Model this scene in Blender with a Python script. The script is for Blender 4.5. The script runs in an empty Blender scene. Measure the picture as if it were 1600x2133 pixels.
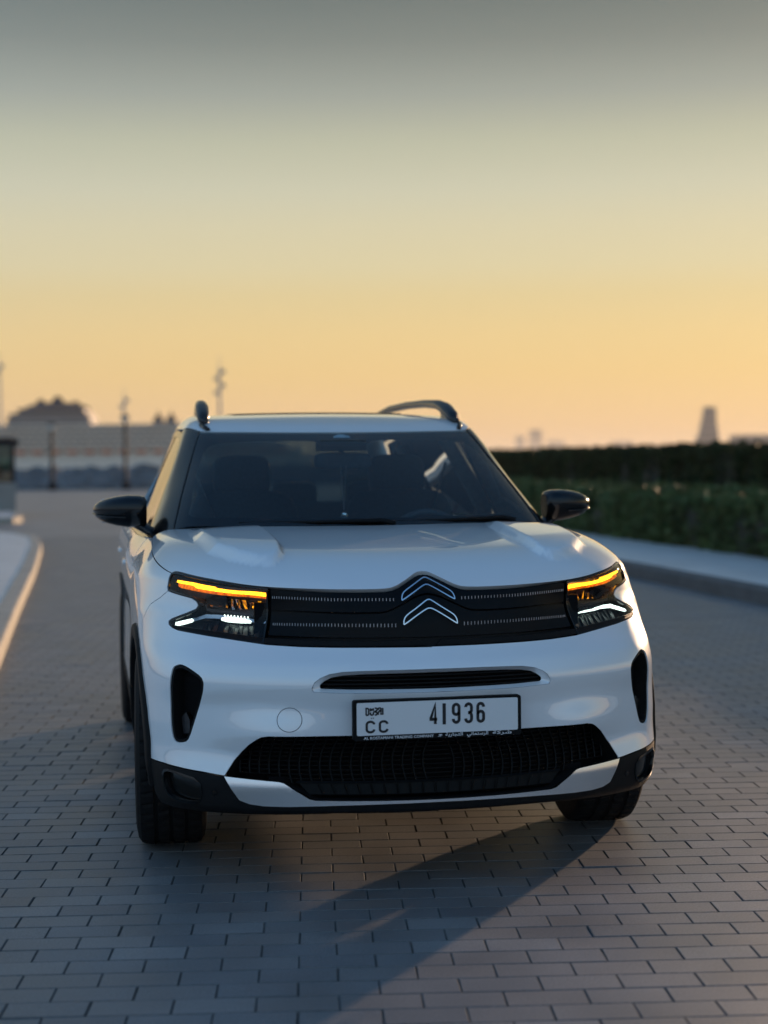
import bpy, bmesh, math, random
import numpy as np
from mathutils import Matrix, Vector
from mathutils.geometry import delaunay_2d_cdt
random.seed(4); rng = np.random.default_rng(4)
R_ = math.radians
sc = bpy.context.scene
COL = sc.collection

# ------------------------------------------------------------------ camera, sky, sun, exposure
CAM = np.array((-1.0758, -5.7889, 1.3683))
YAW, PIT, ROL = R_(10.6166), R_(-1.8406), R_(-0.5337)
FW = np.array([math.sin(YAW)*math.cos(PIT), math.cos(YAW)*math.cos(PIT), math.sin(PIT)])
RT = np.array([math.cos(YAW), -math.sin(YAW), 0.0]); UP = np.cross(RT, FW)
RT2 = RT*math.cos(ROL)+UP*math.sin(ROL); UP2 = -RT*math.sin(ROL)+UP*math.cos(ROL)
cd = bpy.data.cameras.new('camera'); cam = bpy.data.objects.new('camera', cd); COL.objects.link(cam); sc.camera = cam
cam.matrix_world = Matrix([[RT2[0], UP2[0], -FW[0], CAM[0]], [RT2[1], UP2[1], -FW[1], CAM[1]], [RT2[2], UP2[2], -FW[2], CAM[2]], [0, 0, 0, 1]])
cd.sensor_fit = 'VERTICAL'; cd.sensor_height = 24; cd.lens = 3277.6/2133*24
cd.clip_start = 0.05; cd.clip_end = 30000
cd.dof.use_dof = True; cd.dof.focus_distance = 5.35; cd.dof.aperture_fstop = 1.15

SUN_EL, SUN_AZ = R_(6.6), R_(41.0)                     # azimuth from +Y towards +X
SUN_DIR = Vector((math.sin(SUN_AZ)*math.cos(SUN_EL), math.cos(SUN_AZ)*math.cos(SUN_EL), math.sin(SUN_EL)))
sl = bpy.data.lights.new('sun', 'SUN'); sun = bpy.data.objects.new('sun', sl); COL.objects.link(sun)
sl.energy = 5.0; sl.angle = R_(1.0); sl.color = (1.0, 0.66, 0.41)
sun.rotation_euler = SUN_DIR.to_track_quat('Z', 'Y').to_euler(); sun.location = SUN_DIR*60

world = bpy.data.worlds.new('World'); sc.world = world; world.use_nodes = True
nt = world.node_tree; nt.nodes.clear(); N = nt.nodes.new; Lk = nt.links.new
def srgb(r, g, b):
    f = lambda c: (c/255/12.92 if c/255 <= .04045 else ((c/255+.055)/1.055)**2.4)
    return (f(r), f(g), f(b), 1)
def ramp(nodes, stops):
    r = nodes.new('ShaderNodeValToRGB'); e = r.color_ramp.elements
    while len(e) > 1: e.remove(e[0])
    e[0].position = stops[0][0]; e[0].color = stops[0][1]
    for p, c in stops[1:]:
        x = e.new(p); x.color = c
    r.color_ramp.interpolation = 'LINEAR'
    return r
tc = N('ShaderNodeTexCoord'); sep = N('ShaderNodeSeparateXYZ'); Lk(tc.outputs['Generated'], sep.inputs[0])
asn = N('ShaderNodeMath'); asn.operation = 'ARCSINE'; Lk(sep.outputs['Z'], asn.inputs[0])
el = N('ShaderNodeMapRange'); el.inputs['From Min'].default_value = 0; el.inputs['From Max'].default_value = math.pi/2
Lk(asn.outputs[0], el.inputs['Value'])
E_ = lambda d: d/90
warm = ramp(nt.nodes, [(0, srgb(238, 193, 144)), (E_(2.1), srgb(241, 202, 141)), (E_(3.2), srgb(241, 205, 138)), (E_(4.6), srgb(238, 208, 145)), (E_(6.0), srgb(229, 208, 154)), (E_(7.0), srgb(224, 211, 168)),
    (E_(8.4), srgb(218, 210, 175)), (E_(9.7), srgb(208, 206, 180)), (E_(11.4), srgb(190, 192, 169)), (E_(13), srgb(160, 166, 157)), (E_(14.8), srgb(129, 137, 132)), (E_(16.8), srgb(102, 114, 113)), (E_(22), srgb(90, 109, 120)),
    (E_(42), srgb(82, 116, 150)), (1, srgb(64, 108, 160))])
cool = ramp(nt.nodes, [(0, srgb(178, 192, 208)), (E_(5), srgb(182, 202, 222)), (E_(14), srgb(178, 208, 232)), (E_(30), srgb(152, 194, 230)),
    (E_(55), srgb(96, 146, 200)), (1, srgb(64, 108, 160))])
Lk(el.outputs[0], warm.inputs[0]); Lk(el.outputs[0], cool.inputs[0])
# how far the direction is turned from the sun's azimuth
dot = N('ShaderNodeVectorMath'); dot.operation = 'DOT_PRODUCT'
flat = N('ShaderNodeVectorMath'); flat.operation = 'MULTIPLY'; flat.inputs[1].default_value = (1, 1, 0); Lk(tc.outputs['Generated'], flat.inputs[0])
nrm = N('ShaderNodeVectorMath'); nrm.operation = 'NORMALIZE'; Lk(flat.outputs[0], nrm.inputs[0])
Lk(nrm.outputs[0], dot.inputs[0]); dot.inputs[1].default_value = (math.sin(SUN_AZ), math.cos(SUN_AZ), 0)
mr = N('ShaderNodeMapRange'); mr.interpolation_type = 'SMOOTHSTEP'; mr.inputs['From Min'].default_value = -0.55; mr.inputs['From Max'].default_value = 0.92
Lk(dot.outputs['Value'], mr.inputs['Value'])
mx = N('ShaderNodeMix'); mx.data_type = 'RGBA'; Lk(mr.outputs[0], mx.inputs['Factor']); Lk(cool.outputs[0], mx.inputs['A']); Lk(warm.outputs[0], mx.inputs['B'])
sky = N('ShaderNodeTexSky'); sky.sky_type = 'NISHITA'; sky.sun_disc = False; sky.sun_elevation = SUN_EL; sky.sun_rotation = SUN_AZ
sky.dust_density = 2.0; sky.air_density = 1.0
bg1 = N('ShaderNodeBackground'); bg2 = N('ShaderNodeBackground'); add = N('ShaderNodeAddShader'); out = N('ShaderNodeOutputWorld')
Lk(mx.outputs['Result'], bg1.inputs[0]); bg1.inputs[1].default_value = 0.93
Lk(sky.outputs[0], bg2.inputs[0]); bg2.inputs[1].default_value = 0.004
Lk(bg1.outputs[0], add.inputs[0]); Lk(bg2.outputs[0], add.inputs[1]); Lk(add.outputs[0], out.inputs[0])
vs = sc.view_settings; vs.view_transform = 'Standard'; vs.look = 'None'; vs.gamma = 1; vs.exposure = 0.0; vs.use_curve_mapping = False
sc.cycles.max_bounces = 8; sc.cycles.transparent_max_bounces = 12; sc.cycles.use_denoising = True

# ------------------------------------------------------------------ helpers
def mat(name, col, rough=.5, metal=0, coat=0, spec=.5, noise=0.0, nscale=40, bump=0.0, bscale=200, emit=None, estr=0, croughness=.03, objrand=0.0, ior=1.5):
    m = bpy.data.materials.new(name); m.use_nodes = True
    t = m.node_tree; b = t.nodes['Principled BSDF']; n = t.nodes.new; l = t.links.new
    b.inputs['Base Color'].default_value = (*col, 1); b.inputs['Roughness'].default_value = rough; b.inputs['Metallic'].default_value = metal
    b.inputs['Coat Weight'].default_value = coat; b.inputs['Coat Roughness'].default_value = croughness
    b.inputs['Specular IOR Level'].default_value = spec; b.inputs['IOR'].default_value = ior
    co = n('ShaderNodeTexCoord')
    if noise or objrand:
        nz = n('ShaderNodeTexNoise'); nz.inputs['Scale'].default_value = nscale; nz.inputs['Detail'].default_value = 5; l(co.outputs['Object'], nz.inputs['Vector'])
        r = n('ShaderNodeMapRange'); r.inputs['From Min'].default_value = .3; r.inputs['From Max'].default_value = .7
        r.inputs['To Min'].default_value = 1-noise; r.inputs['To Max'].default_value = 1+noise; l(nz.outputs['Fac'], r.inputs['Value'])
        v = n('ShaderNodeVectorMath'); v.operation = 'SCALE'; v.inputs[0].default_value = col; l(r.outputs[0], v.inputs['Scale'])
        l(v.outputs[0], b.inputs['Base Color'])
    if bump:
        nb = n('ShaderNodeTexNoise'); nb.inputs['Scale'].default_value = bscale; nb.inputs['Detail'].default_value = 4; l(co.outputs['Object'], nb.inputs['Vector'])
        bp = n('ShaderNodeBump'); bp.inputs['Strength'].default_value = bump; bp.inputs['Distance'].default_value = .004
        l(nb.outputs['Fac'], bp.inputs['Height']); l(bp.outputs[0], b.inputs['Normal'])
    if emit:
        b.inputs['Emission Color'].default_value = (*emit, 1); b.inputs['Emission Strength'].default_value = estr
    return m
def glass(name, tint, refl=1.0, rough=0.0, ior=1.5):
    m = bpy.data.materials.new(name); m.use_nodes = True; t = m.node_tree; t.nodes.clear(); n = t.nodes.new; l = t.links.new
    tr = n('ShaderNodeBsdfTransparent'); tr.inputs[0].default_value = (*tint, 1)
    gl = n('ShaderNodeBsdfGlossy'); gl.inputs['Roughness'].default_value = rough; gl.inputs[0].default_value = (refl, refl, refl, 1)
    fr = n('ShaderNodeFresnel'); fr.inputs[0].default_value = ior
    mxs = n('ShaderNodeMixShader'); o = n('ShaderNodeOutputMaterial')
    l(fr.outputs[0], mxs.inputs[0]); l(tr.outputs[0], mxs.inputs[1]); l(gl.outputs[0], mxs.inputs[2]); l(mxs.outputs[0], o.inputs[0])
    return m
def link(o, parent=None):
    COL.objects.link(o)
    if parent: o.parent = parent
    return o
def meshobj(name, V, F, m=None, parent=None, smooth=False, normals=None, mats=None, midx=None):
    me = bpy.data.meshes.new(name); me.from_pydata([tuple(map(float, v)) for v in V], [], [tuple(map(int, f)) for f in F])
    for mm in (mats or ([m] if m else [])): me.materials.append(mm)
    if midx is not None: me.polygons.foreach_set('material_index', midx)
    if smooth or normals is not None: me.polygons.foreach_set('use_smooth', [True]*len(me.polygons))
    me.update()
    if normals is not None: me.normals_split_custom_set(normals)
    return link(bpy.data.objects.new(name, me), parent)
def empty(name, loc=(0, 0, 0)):
    o = bpy.data.objects.new(name, None); o.location = loc; o.empty_display_size = .2; COL.objects.link(o); return o
def tag(o, label=None, cat=None, group=None, kind=None):
    if label: o['label'] = label
    if cat: o['category'] = cat
    if group: o['group'] = group
    if kind: o['kind'] = kind
    return o
class MB:
    def __init__(s): s.V = []; s.F = []
    def add(s, V, F):
        k = len(s.V); s.V += [tuple(v) for v in V]; s.F += [tuple(i+k for i in f) for f in F]; return s
    def box(s, c, d, rz=0, M=None):
        x, y, z = (q/2 for q in d); P = [(i*x, j*y, k*z) for k in (-1, 1) for j in (-1, 1) for i in (-1, 1)]
        if rz: P = [(a*math.cos(rz)-b*math.sin(rz), a*math.sin(rz)+b*math.cos(rz), e) for a, b, e in P]
        P = [(a+c[0], b+c[1], e+c[2]) for a, b, e in P]
        if M: P = [tuple(M @ Vector(p)) for p in P]
        return s.add(P, [(0, 2, 3, 1), (4, 5, 7, 6), (0, 1, 5, 4), (2, 6, 7, 3), (0, 4, 6, 2), (1, 3, 7, 5)])
    def tube(s, pts, r, n=8, cap=True, sx=1.0, sy=1.0):
        pts = [np.array(p, float) for p in pts]; rs = r if hasattr(r, '__len__') else [r]*len(pts); rings = []
        for i, p in enumerate(pts):
            t = pts[min(i+1, len(pts)-1)]-pts[max(i-1, 0)]; t /= np.linalg.norm(t)+1e-9
            ref = np.array([0, 0, 1.]) if abs(t[2]) < .95 else np.array([1., 0, 0])
            a = np.cross(t, ref); a /= np.linalg.norm(a); b = np.cross(a, t)
            rings.append([p+rs[i]*(sx*math.cos(q)*a+sy*math.sin(q)*b) for q in np.linspace(0, 2*math.pi, n, False)])
        V = [v for g in rings for v in g]; F = []
        for i in range(len(pts)-1):
            for j in range(n): F.append((i*n+j, i*n+(j+1) % n, (i+1)*n+(j+1) % n, (i+1)*n+j))
        if cap: F += [tuple(range(n))[::-1], tuple((len(pts)-1)*n+j for j in range(n))]
        return s.add(V, F)
    def lathe(s, prof, n=32, axis='z', c=(0, 0, 0)):
        V = []; F = []; m = len(prof)
        for i in range(n):
            a = 2*math.pi*i/n
            for r, h in prof:
                p = (r*math.cos(a), r*math.sin(a), h) if axis == 'z' else (h, r*math.cos(a), r*math.sin(a))
                V.append((p[0]+c[0], p[1]+c[1], p[2]+c[2]))
        for i in range(n):
            for j in range(m-1): F.append((i*m+j, ((i+1) % n)*m+j, ((i+1) % n)*m+j+1, i*m+j+1))
        return s.add(V, F)
    def prism(s, poly, y0, y1, fn=None):
        """poly in (x,z); extruded y0..y1"""
        n = len(poly); V = [(x, y0, z) for x, z in poly]+[(x, y1, z) for x, z in poly]
        if fn: V = [fn(v) for v in V]
        return s.add(V, [tuple(range(n)), tuple(range(2*n-1, n-1, -1))]+[(i, i+n, (i+1) % n+n, (i+1) % n) for i in range(n)])
    def weld(s):
        key = {}; new = []; mp_ = []
        for v in s.V:
            k = tuple(round(float(c)*1e4)/1e4 for c in v)
            if k not in key: key[k] = len(new); new.append(v)
            mp_.append(key[k])
        s.V = new; s.F = [tuple(mp_[i] for i in f) for f in s.F]; return s
    def build(s, name, m, parent=None, smooth=False): return meshobj(name, s.V, s.F, m, parent, smooth)

# ------------------------------------------------------------------ materials
M = {}
M['paint'] = mat('white_paint', (.80, .825, .85), rough=.36, metal=.06, coat=1.0, croughness=.015, noise=.012, nscale=900)
M['paint'].node_tree.nodes['Principled BSDF'].inputs['Coat IOR'].default_value = 2.1
M['gloss'] = mat('gloss_black', (.004, .005, .006), rough=.15, spec=.42, coat=0, croughness=.03, noise=.15, nscale=60)
M['piano'] = mat('dark_panel', (.0035, .0042, .0055), rough=.35, spec=.12, noise=.15, nscale=60)
M['plastic'] = mat('grained_plastic', (.006, .0065, .0075), rough=.6, spec=.14, noise=.2, nscale=120, bump=.25, bscale=700)
M['void'] = mat('cavity_black', (.004, .004, .005), rough=.85, spec=.15, noise=.2)
M['mesh'] = mat('grille_plastic', (.004, .0045, .005), rough=.5, spec=.12, noise=.15)
M['rubber'] = mat('tyre_rubber', (.009, .0092, .010), rough=.75, spec=.2, noise=.25, nscale=90, bump=.3, bscale=400)
M['silver'] = mat('satin_silver', (.78, .80, .83), rough=.24, metal=1, noise=.03, nscale=500)
M['chrome'] = mat('chrome', (.86, .88, .9), rough=.14, metal=1, noise=.02, nscale=300)
M['rail'] = mat('rail_metal', (.012, .013, .015), rough=.25, metal=0, noise=.05, nscale=200)
M['alloy'] = mat('dark_alloy', (.12, .12, .125), rough=.35, metal=.9, noise=.05)
M['plate'] = mat('plate_white', (.72, .735, .75), rough=.45, noise=.02, nscale=300)
M['ink'] = mat('plate_ink', (.008, .009, .012), rough=.4, noise=.1)
M['lettering'] = mat('white_lettering', (.75, .76, .78), rough=.5, noise=.02)
M['amber'] = mat('amber_lamp', (.9, .32, .02), rough=.4, emit=(1.0, .40, .012), estr=5.0)
M['amberbody'] = mat('amber_guide', (.35, .10, .01), rough=.3, emit=(1.0, .20, .002), estr=.62)
M['drl'] = mat('white_lamp', (.9, .95, .9), rough=.4, emit=(.80, 1.0, .92), estr=2.2)
M['reflector'] = mat('lamp_reflector', (.6, .6, .62), rough=.18, metal=1, noise=.05)
M['housing'] = mat('lamp_housing', (.02, .02, .023), rough=.3, noise=.2)
M['lens'] = glass('lamp_lens', (.93, .93, .93), refl=.45)
M['wsglass'] = glass('windscreen_glass', (.74, .86, .87), ior=1.48)
M['sideglass'] = glass('side_glass', (.52, .60, .61), ior=1.5)
M['rearglass'] = glass('rear_glass', (.07, .09, .09))
M['lightcloth'] = mat('pale_cabin_cloth', (.30, .37, .40), rough=.9, noise=.12, nscale=40)
M['frit'] = mat('glass_frit', (.003, .004, .005), rough=.6, spec=.1, noise=.1)
M['seat'] = mat('seat_fabric', (.05, .064, .072), rough=.85, noise=.2, nscale=100, bump=.3, bscale=500)
M['trim'] = mat('cabin_trim', (.28, .30, .31), rough=.7, noise=.08)
M['dash'] = mat('dashboard', (.06, .075, .085), rough=.6, noise=.15, bump=.2, bscale=600)
M['tail'] = mat('tail_lamp', (.25, .01, .008), rough=.2, coat=.5, noise=.1)
def led(m, lo, hi, sc_):
    t = m.node_tree; b = t.nodes['Principled BSDF']; co = t.nodes.new('ShaderNodeTexCoord'); nz = t.nodes.new('ShaderNodeTexNoise'); nz.inputs['Scale'].default_value = sc_; nz.inputs['Detail'].default_value = 3
    r = t.nodes.new('ShaderNodeMapRange'); r.inputs['From Min'].default_value = .3; r.inputs['From Max'].default_value = .7; r.inputs['To Min'].default_value = lo; r.inputs['To Max'].default_value = hi
    t.links.new(co.outputs['Object'], nz.inputs['Vector']); t.links.new(nz.outputs['Fac'], r.inputs['Value']); t.links.new(r.outputs[0], b.inputs['Emission Strength'])
led(M['amber'], 2.6, 7.0, 110); led(M['amberbody'], .12, 1.1, 90); led(M['drl'], 1.5, 2.8, 150)
def brick_mat():
    m = mat('paver_concrete', (.2, .2, .2), rough=.62, spec=.9, bump=.4, bscale=260, ior=1.6); t = m.node_tree; n = t.nodes.new; l = t.links.new; b = t.nodes['Principled BSDF']
    at = n('ShaderNodeAttribute'); at.attribute_name = 'tone'; co = n('ShaderNodeTexCoord')
    geo = n('ShaderNodeNewGeometry')
    nz = n('ShaderNodeTexNoise'); nz.inputs['Scale'].default_value = 170; nz.inputs['Detail'].default_value = 6; nz.inputs['Roughness'].default_value = .75; l(geo.outputs['Position'], nz.inputs['Vector'])
    n2 = n('ShaderNodeTexNoise'); n2.inputs['Scale'].default_value = 2.3; n2.inputs['Detail'].default_value = 5; l(geo.outputs['Position'], n2.inputs['Vector'])
    oi = n('ShaderNodeObjectInfo')
    a = n('ShaderNodeMath'); a.operation = 'ADD'; l(at.outputs['Fac'], a.inputs[0])
    rr = n('ShaderNodeMapRange'); rr.inputs['To Min'].default_value = -.12; rr.inputs['To Max'].default_value = .12; l(oi.outputs['Random'], rr.inputs['Value'])
    l(rr.outputs[0], a.inputs[1])
    cr = ramp(t.nodes, [(0, (.100, .112, .126, 1)), (.45, (.134, .146, .158, 1)), (.75, (.164, .160, .160, 1)), (1, (.182, .190, .198, 1))]); l(a.outputs[0], cr.inputs[0])
    r1 = n('ShaderNodeMapRange'); r1.inputs['From Min'].default_value = .3; r1.inputs['From Max'].default_value = .7; r1.inputs['To Min'].default_value = .4; r1.inputs['To Max'].default_value = 1.6; l(nz.outputs['Fac'], r1.inputs['Value'])
    r2 = n('ShaderNodeMapRange'); r2.inputs['From Min'].default_value = .3; r2.inputs['From Max'].default_value = .7; r2.inputs['To Min'].default_value = .74; r2.inputs['To Max'].default_value = 1.18; l(n2.outputs['Fac'], r2.inputs['Value'])
    mm = n('ShaderNodeMath'); mm.operation = 'MULTIPLY'; l(r1.outputs[0], mm.inputs[0]); l(r2.outputs[0], mm.inputs[1])
    v = n('ShaderNodeVectorMath'); v.operation = 'SCALE'; l(cr.outputs[0], v.inputs[0]); l(mm.outputs[0], v.inputs['Scale']); l(v.outputs[0], b.inputs['Base Color'])
    r3 = n('ShaderNodeMapRange'); r3.inputs['To Min'].default_value = .36; r3.inputs['To Max'].default_value = .56; l(n2.outputs['Fac'], r3.inputs['Value']); l(r3.outputs[0], b.inputs['Roughness'])
    return m
M['paver'] = brick_mat()
def far_paving():
    m = mat('far_paving', (.2, .2, .2), rough=.5, spec=.8, ior=1.6); t = m.node_tree; n = t.nodes.new; l = t.links.new; b = t.nodes['Principled BSDF']
    geo = n('ShaderNodeNewGeometry'); mp = n('ShaderNodeMapping'); mp.inputs['Rotation'].default_value = (0, 0, R_(8)); l(geo.outputs['Position'], mp.inputs['Vector'])
    br = n('ShaderNodeTexBrick'); br.inputs['Scale'].default_value = 1; br.inputs['Brick Width'].default_value = .21; br.inputs['Row Height'].default_value = .11; br.inputs['Mortar Size'].default_value = .004
    br.inputs['Color1'].default_value = (.165, .172, .178, 1); br.inputs['Color2'].default_value = (.195, .2, .204, 1); br.inputs['Mortar'].default_value = (.05, .05, .05, 1)
    l(mp.outputs[0], br.inputs['Vector'])
    n2 = n('ShaderNodeTexNoise'); n2.inputs['Scale'].default_value = .6; n2.inputs['Detail'].default_value = 6; l(geo.outputs['Position'], n2.inputs['Vector'])
    r2 = n('ShaderNodeMapRange'); r2.inputs['From Min'].default_value = .3; r2.inputs['From Max'].default_value = .7; r2.inputs['To Min'].default_value = .8; r2.inputs['To Max'].default_value = 1.2; l(n2.outputs['Fac'], r2.inputs['Value'])
    v = n('ShaderNodeVectorMath'); v.operation = 'SCALE'; l(br.outputs[0], v.inputs[0]); l(r2.outputs[0], v.inputs['Scale']); l(v.outputs[0], b.inputs['Base Color'])
    return m
M['farpave'] = far_paving()
M['arris'] = mat('paver_edge', (.13, .135, .14), rough=.95, spec=.06, noise=.2, nscale=80)
M['joint'] = mat('joint_sand', (.05, .05, .05), rough=.95, noise=.3, nscale=60, bump=.4, bscale=300)
M['ground'] = mat('dry_ground', (.2, .18, .15), rough=.9, noise=.25, nscale=.4)
M['walk'] = mat('walk_concrete', (.60, .60, .59), rough=.45, spec=.8, noise=.12, nscale=2.5, bump=.3, bscale=120)
M['kerbshade'] = mat('shaded_kerb', (.085, .09, .095), rough=.7, noise=.2, nscale=6, bump=.4, bscale=90)  # right kerb: shade of its face away from the sun put into the colour
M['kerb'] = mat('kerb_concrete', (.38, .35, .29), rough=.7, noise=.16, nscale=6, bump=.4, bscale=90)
M['sea'] = mat('sea_water', (.03, .05, .06), rough=.12, noise=.1, nscale=.05, bump=.3, bscale=.5)
M['rock'] = mat('grey_rock', (.14, .145, .15), rough=.85, noise=.4, nscale=1.1, bump=.6, bscale=4)
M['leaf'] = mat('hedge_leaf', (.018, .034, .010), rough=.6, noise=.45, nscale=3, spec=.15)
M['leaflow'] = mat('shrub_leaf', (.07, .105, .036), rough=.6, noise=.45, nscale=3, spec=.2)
M['stem'] = mat('hedge_stem', (.02, .022, .012), rough=.9, noise=.3)
M['shipwhite'] = mat('ship_white', (.82, .72, .60), rough=.5, noise=.06, nscale=.05)
M['shipglass'] = mat('ship_glass', (.36, .31, .28), rough=.3, noise=.1)
M['orange'] = mat('lifeboat_orange', (.62, .17, .07), rough=.45, noise=.08)
M['shipgrey'] = mat('ship_grey', (.20, .19, .185), rough=.6, noise=.1, nscale=.1)
M['shipdark'] = mat('ship_dark', (.012, .015, .022), rough=.5, noise=.2)
M['darkmetal'] = mat('dark_metal', (.014, .014, .017), rough=.6, spec=.2, noise=.2)
M['greymetal'] = mat('grey_metal', (.42, .41, .4), rough=.6, metal=0, noise=.1)
M['boothwall'] = mat('booth_wall', (.26, .245, .22), rough=.75, noise=.1, nscale=3, bump=.2)
M['boothglass'] = glass('booth_glass', (.35, .45, .4))
M['lampglow'] = mat('lamp_globe', (.6, .6, .55), rough=.3, noise=.03)
M['facade'] = mat('far_facade', (.22, .2, .19), rough=.7, noise=.1, nscale=.03)
M['facadeglass'] = mat('far_glass', (.08, .09, .1), rough=.25, noise=.1, nscale=.03)

# ------------------------------------------------------------------ ground, road, pavements
def sheet(name, pts, z, m, kind='structure', parent=None):
    o = meshobj(name, [(x, y, z) for x, y in pts], [tuple(range(len(pts)))], m, parent)
    if kind and not parent: o['kind'] = kind
    return o
ground = sheet('ground', [(-4000, -850), (4000, -850), (4000, 8800), (-4000, 8800)], -.12, M['ground'])
road = sheet('road', [(-40, -40), (5.3, -40), (5.3, 98), (-40, 98)], -.0055, M['joint'])
sheet('far_paving', [(-40, 24.6), (5.25, 24.6), (5.25, 97.5), (-40, 97.5)], -.004, M['farpave'], parent=road)
sheet('far_paving', [(-40, -40), (5.25, -40), (5.25, -6.05), (-40, -6.05)], -.004, M['farpave'], parent=road)
A8 = R_(8); PU, PV = .2105, .110
def paver_verts(L, W, ch=.0045, dp=.02):
    l, w = L/2, W/2; V = []
    for z, i in ((-dp, 0), (-ch, 0), (0, ch)):
        V += [(-l+i, -w+i, z), (l-i, -w+i, z), (l-i, w-i, z), (-l+i, w-i, z)]
    F = [(8, 9, 10, 11)]
    for k in (0, 4): F += [(k+j, k+(j+1) % 4, k+4+(j+1) % 4, k+4+j) for j in range(4)]
    return V, F
BV, BF = paver_verts(PU-.0032, PV-.0032, ch=.0022)
def xy(u, v): return (u*math.cos(A8)+v*math.sin(A8), -u*math.sin(A8)+v*math.cos(A8))
def kerb_x(y):
    return float(np.interp(y, [-10, 5.1, 8.9, 14, 19.4, 23.5], [-1.685, -1.685, -1.715, -1.735, -1.81, -2.0]))
def toimg(p):
    d = np.array(p)-CAM; z = d @ FW
    return (800+3277.6*(d @ RT2)/z, 1066.5-3277.6*(d @ UP2)/z, z)
cells = []
for r in range(-46, 246):
    v = -1.994+(r+.5)*PV
    off = .1125 if r % 2 else .1125+PU/2
    for c in range(-36, 40):
        u = off+(c+.5)*PU; x, y = xy(u, v)
        if -6 < y < 24.6 and kerb_x(y)-.12 < x < 5.16: cells.append((x, y))
vis = []
for i, (x, y) in enumerate(cells):
    px, py, dz = toimg((x, y, 0))
    if dz > 1 and -60 < px < 1660 and py < 2185:
        hid = (-.8 < x < .8 and -.5 < y < 3.5)
        if not hid: vis.append((dz, i))
vis.sort(); near = {i for _, i in vis[:300]}
variants = []
for k in range(14):
    t = [random.gauss(0, .0005), random.gauss(0, .0022), random.gauss(0, .003)]
    V = [(x+random.gauss(0, .0006), y+random.gauss(0, .0006), z+(t[0]+t[1]*x+t[2]*y)) for x, y, z in BV]
    variants.append(V)
far_tone = []; FV = []; FF = []
vmesh = []
for k, V in enumerate(variants):
    me = bpy.data.meshes.new('paver'); me.from_pydata(V, [], BF); me.materials.append(M['paver']); me.materials.append(M['arris']); me.polygons.foreach_set('material_index', [0]+[1]*(len(BF)-1))
    a = me.attributes.new('tone', 'FLOAT', 'FACE'); a.data.foreach_set('value', [min(1, max(0, random.gauss(.5, .2)))]*len(BF)); vmesh.append(me)
RZ = -A8; cs, sn = math.cos(RZ), math.sin(RZ)
for i, (x, y) in enumerate(cells):
    if i in near:
        o = bpy.data.objects.new('paver', random.choice(vmesh)); o.location = (x, y, 0); o.rotation_euler = (0, 0, RZ+random.gauss(0, .004)); link(o, road)
    else:
        k = len(FV); FV += [(x+a*cs-b*sn, y+a*sn+b*cs, z) for a, b, z in random.choice(variants)]
        FF += [tuple(q+k for q in f) for f in BF]; far_tone += [min(1, max(0, random.gauss(.5, .17)))]*len(BF)
o = meshobj('pavers', FV, FF, None, road, mats=[M['paver'], M['arris']], midx=([0]+[1]*(len(BF)-1))*(len(FF)//len(BF))); o['kind'] = 'stuff'
o.data.attributes.new('tone', 'FLOAT', 'FACE').data.foreach_set('value', far_tone)

def kerb_line(name, path, side, h, w, seg=.9, km='kerb'):
    """kerb stones along a path (road side edge), each a child; side=+1: the stone lies to the left of the direction of travel"""
    P = np.array(path, float); d = np.r_[0, np.cumsum(np.linalg.norm(np.diff(P, axis=0), axis=1))]
    n = int(d[-1]/seg); s = np.linspace(0, d[-1], n+1)
    X = np.stack([np.interp(s, d, P[:, 0]), np.interp(s, d, P[:, 1])], 1)
    T = np.gradient(X, axis=0); T /= np.linalg.norm(T, axis=1)[:, None]; Nn = np.stack([-T[:, 1], T[:, 0]], 1)*side
    root = None
    for i in range(n):
        g = .004; e = (X[i+1]-X[i])/np.linalg.norm(X[i+1]-X[i])
        a, b = X[i]+e*g, X[i+1]-e*g; na, nb = Nn[i], Nn[i+1]; dz = random.gauss(0, .0015)
        prof = [(0, -.1), (0, h-.025), (.008, h-.008), (.025, h), (w, h), (w, -.1)]
        V = [(a[0]+na[0]*q, a[1]+na[1]*q, z+dz) for q, z in prof]+[(b[0]+nb[0]*q, b[1]+nb[1]*q, z+dz) for q, z in prof]
        m = len(prof); F = [(j, j+1, m+j+1, m+j) for j in range(m-1)]+[tuple(range(m))[::-1], tuple(range(m, 2*m))]
        o = meshobj('kerb_stone', V, F, M[km], root)
        if root is None:
            root = bpy.data.objects.new(name, None); COL.objects.link(root); root['kind'] = 'structure'; o.parent = root
    return root
lp = [(-1.685, -6), (-1.685, 5.1), (-1.715, 8.9), (-1.735, 14), (-1.81, 19.4), (-1.95, 22.2), (-2.35, 24.1), (-3.1, 25.2), (-4.4, 25.7), (-9, 25.9)]
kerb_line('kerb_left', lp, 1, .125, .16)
sheet('sidewalk_left', [(-12, -6)]+[(x-.155, y) for x, y in lp[:6]]+[(-2.48, 23.95), (-3.18, 25.05), (-4.45, 25.54), (-9, 25.74), (-12, 25.74)], .118, M['walk'])
lp2 = [(-9, 31.4), (-3.6, 31.4), (-2.95, 31.6), (-2.62, 32.3), (-2.7, 34), (-3.2, 40), (-4.2, 52), (-6, 70)]
kerb_line('kerb_far', lp2, 1, .14, .18)
sheet('sidewalk_far', [(-25, 31.55), (-3.6, 31.55), (-3.05, 31.72), (-2.8, 32.35), (-2.88, 34), (-3.38, 40), (-4.4, 52), (-6.2, 70), (-25, 70)], .132, M['walk'])
rp = [(5.08, -8), (5.05, 4), (5.08, 12), (5.15, 30), (5.4, 60), (6.2, 95)]
kerb_line('kerb_right', rp, -1, .15, .2, km='kerbshade')
sheet('sidewalk_right', [(x+.19, y) for x, y in rp]+[(16, 95), (16, -8)], .14, M['walk'])

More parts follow.
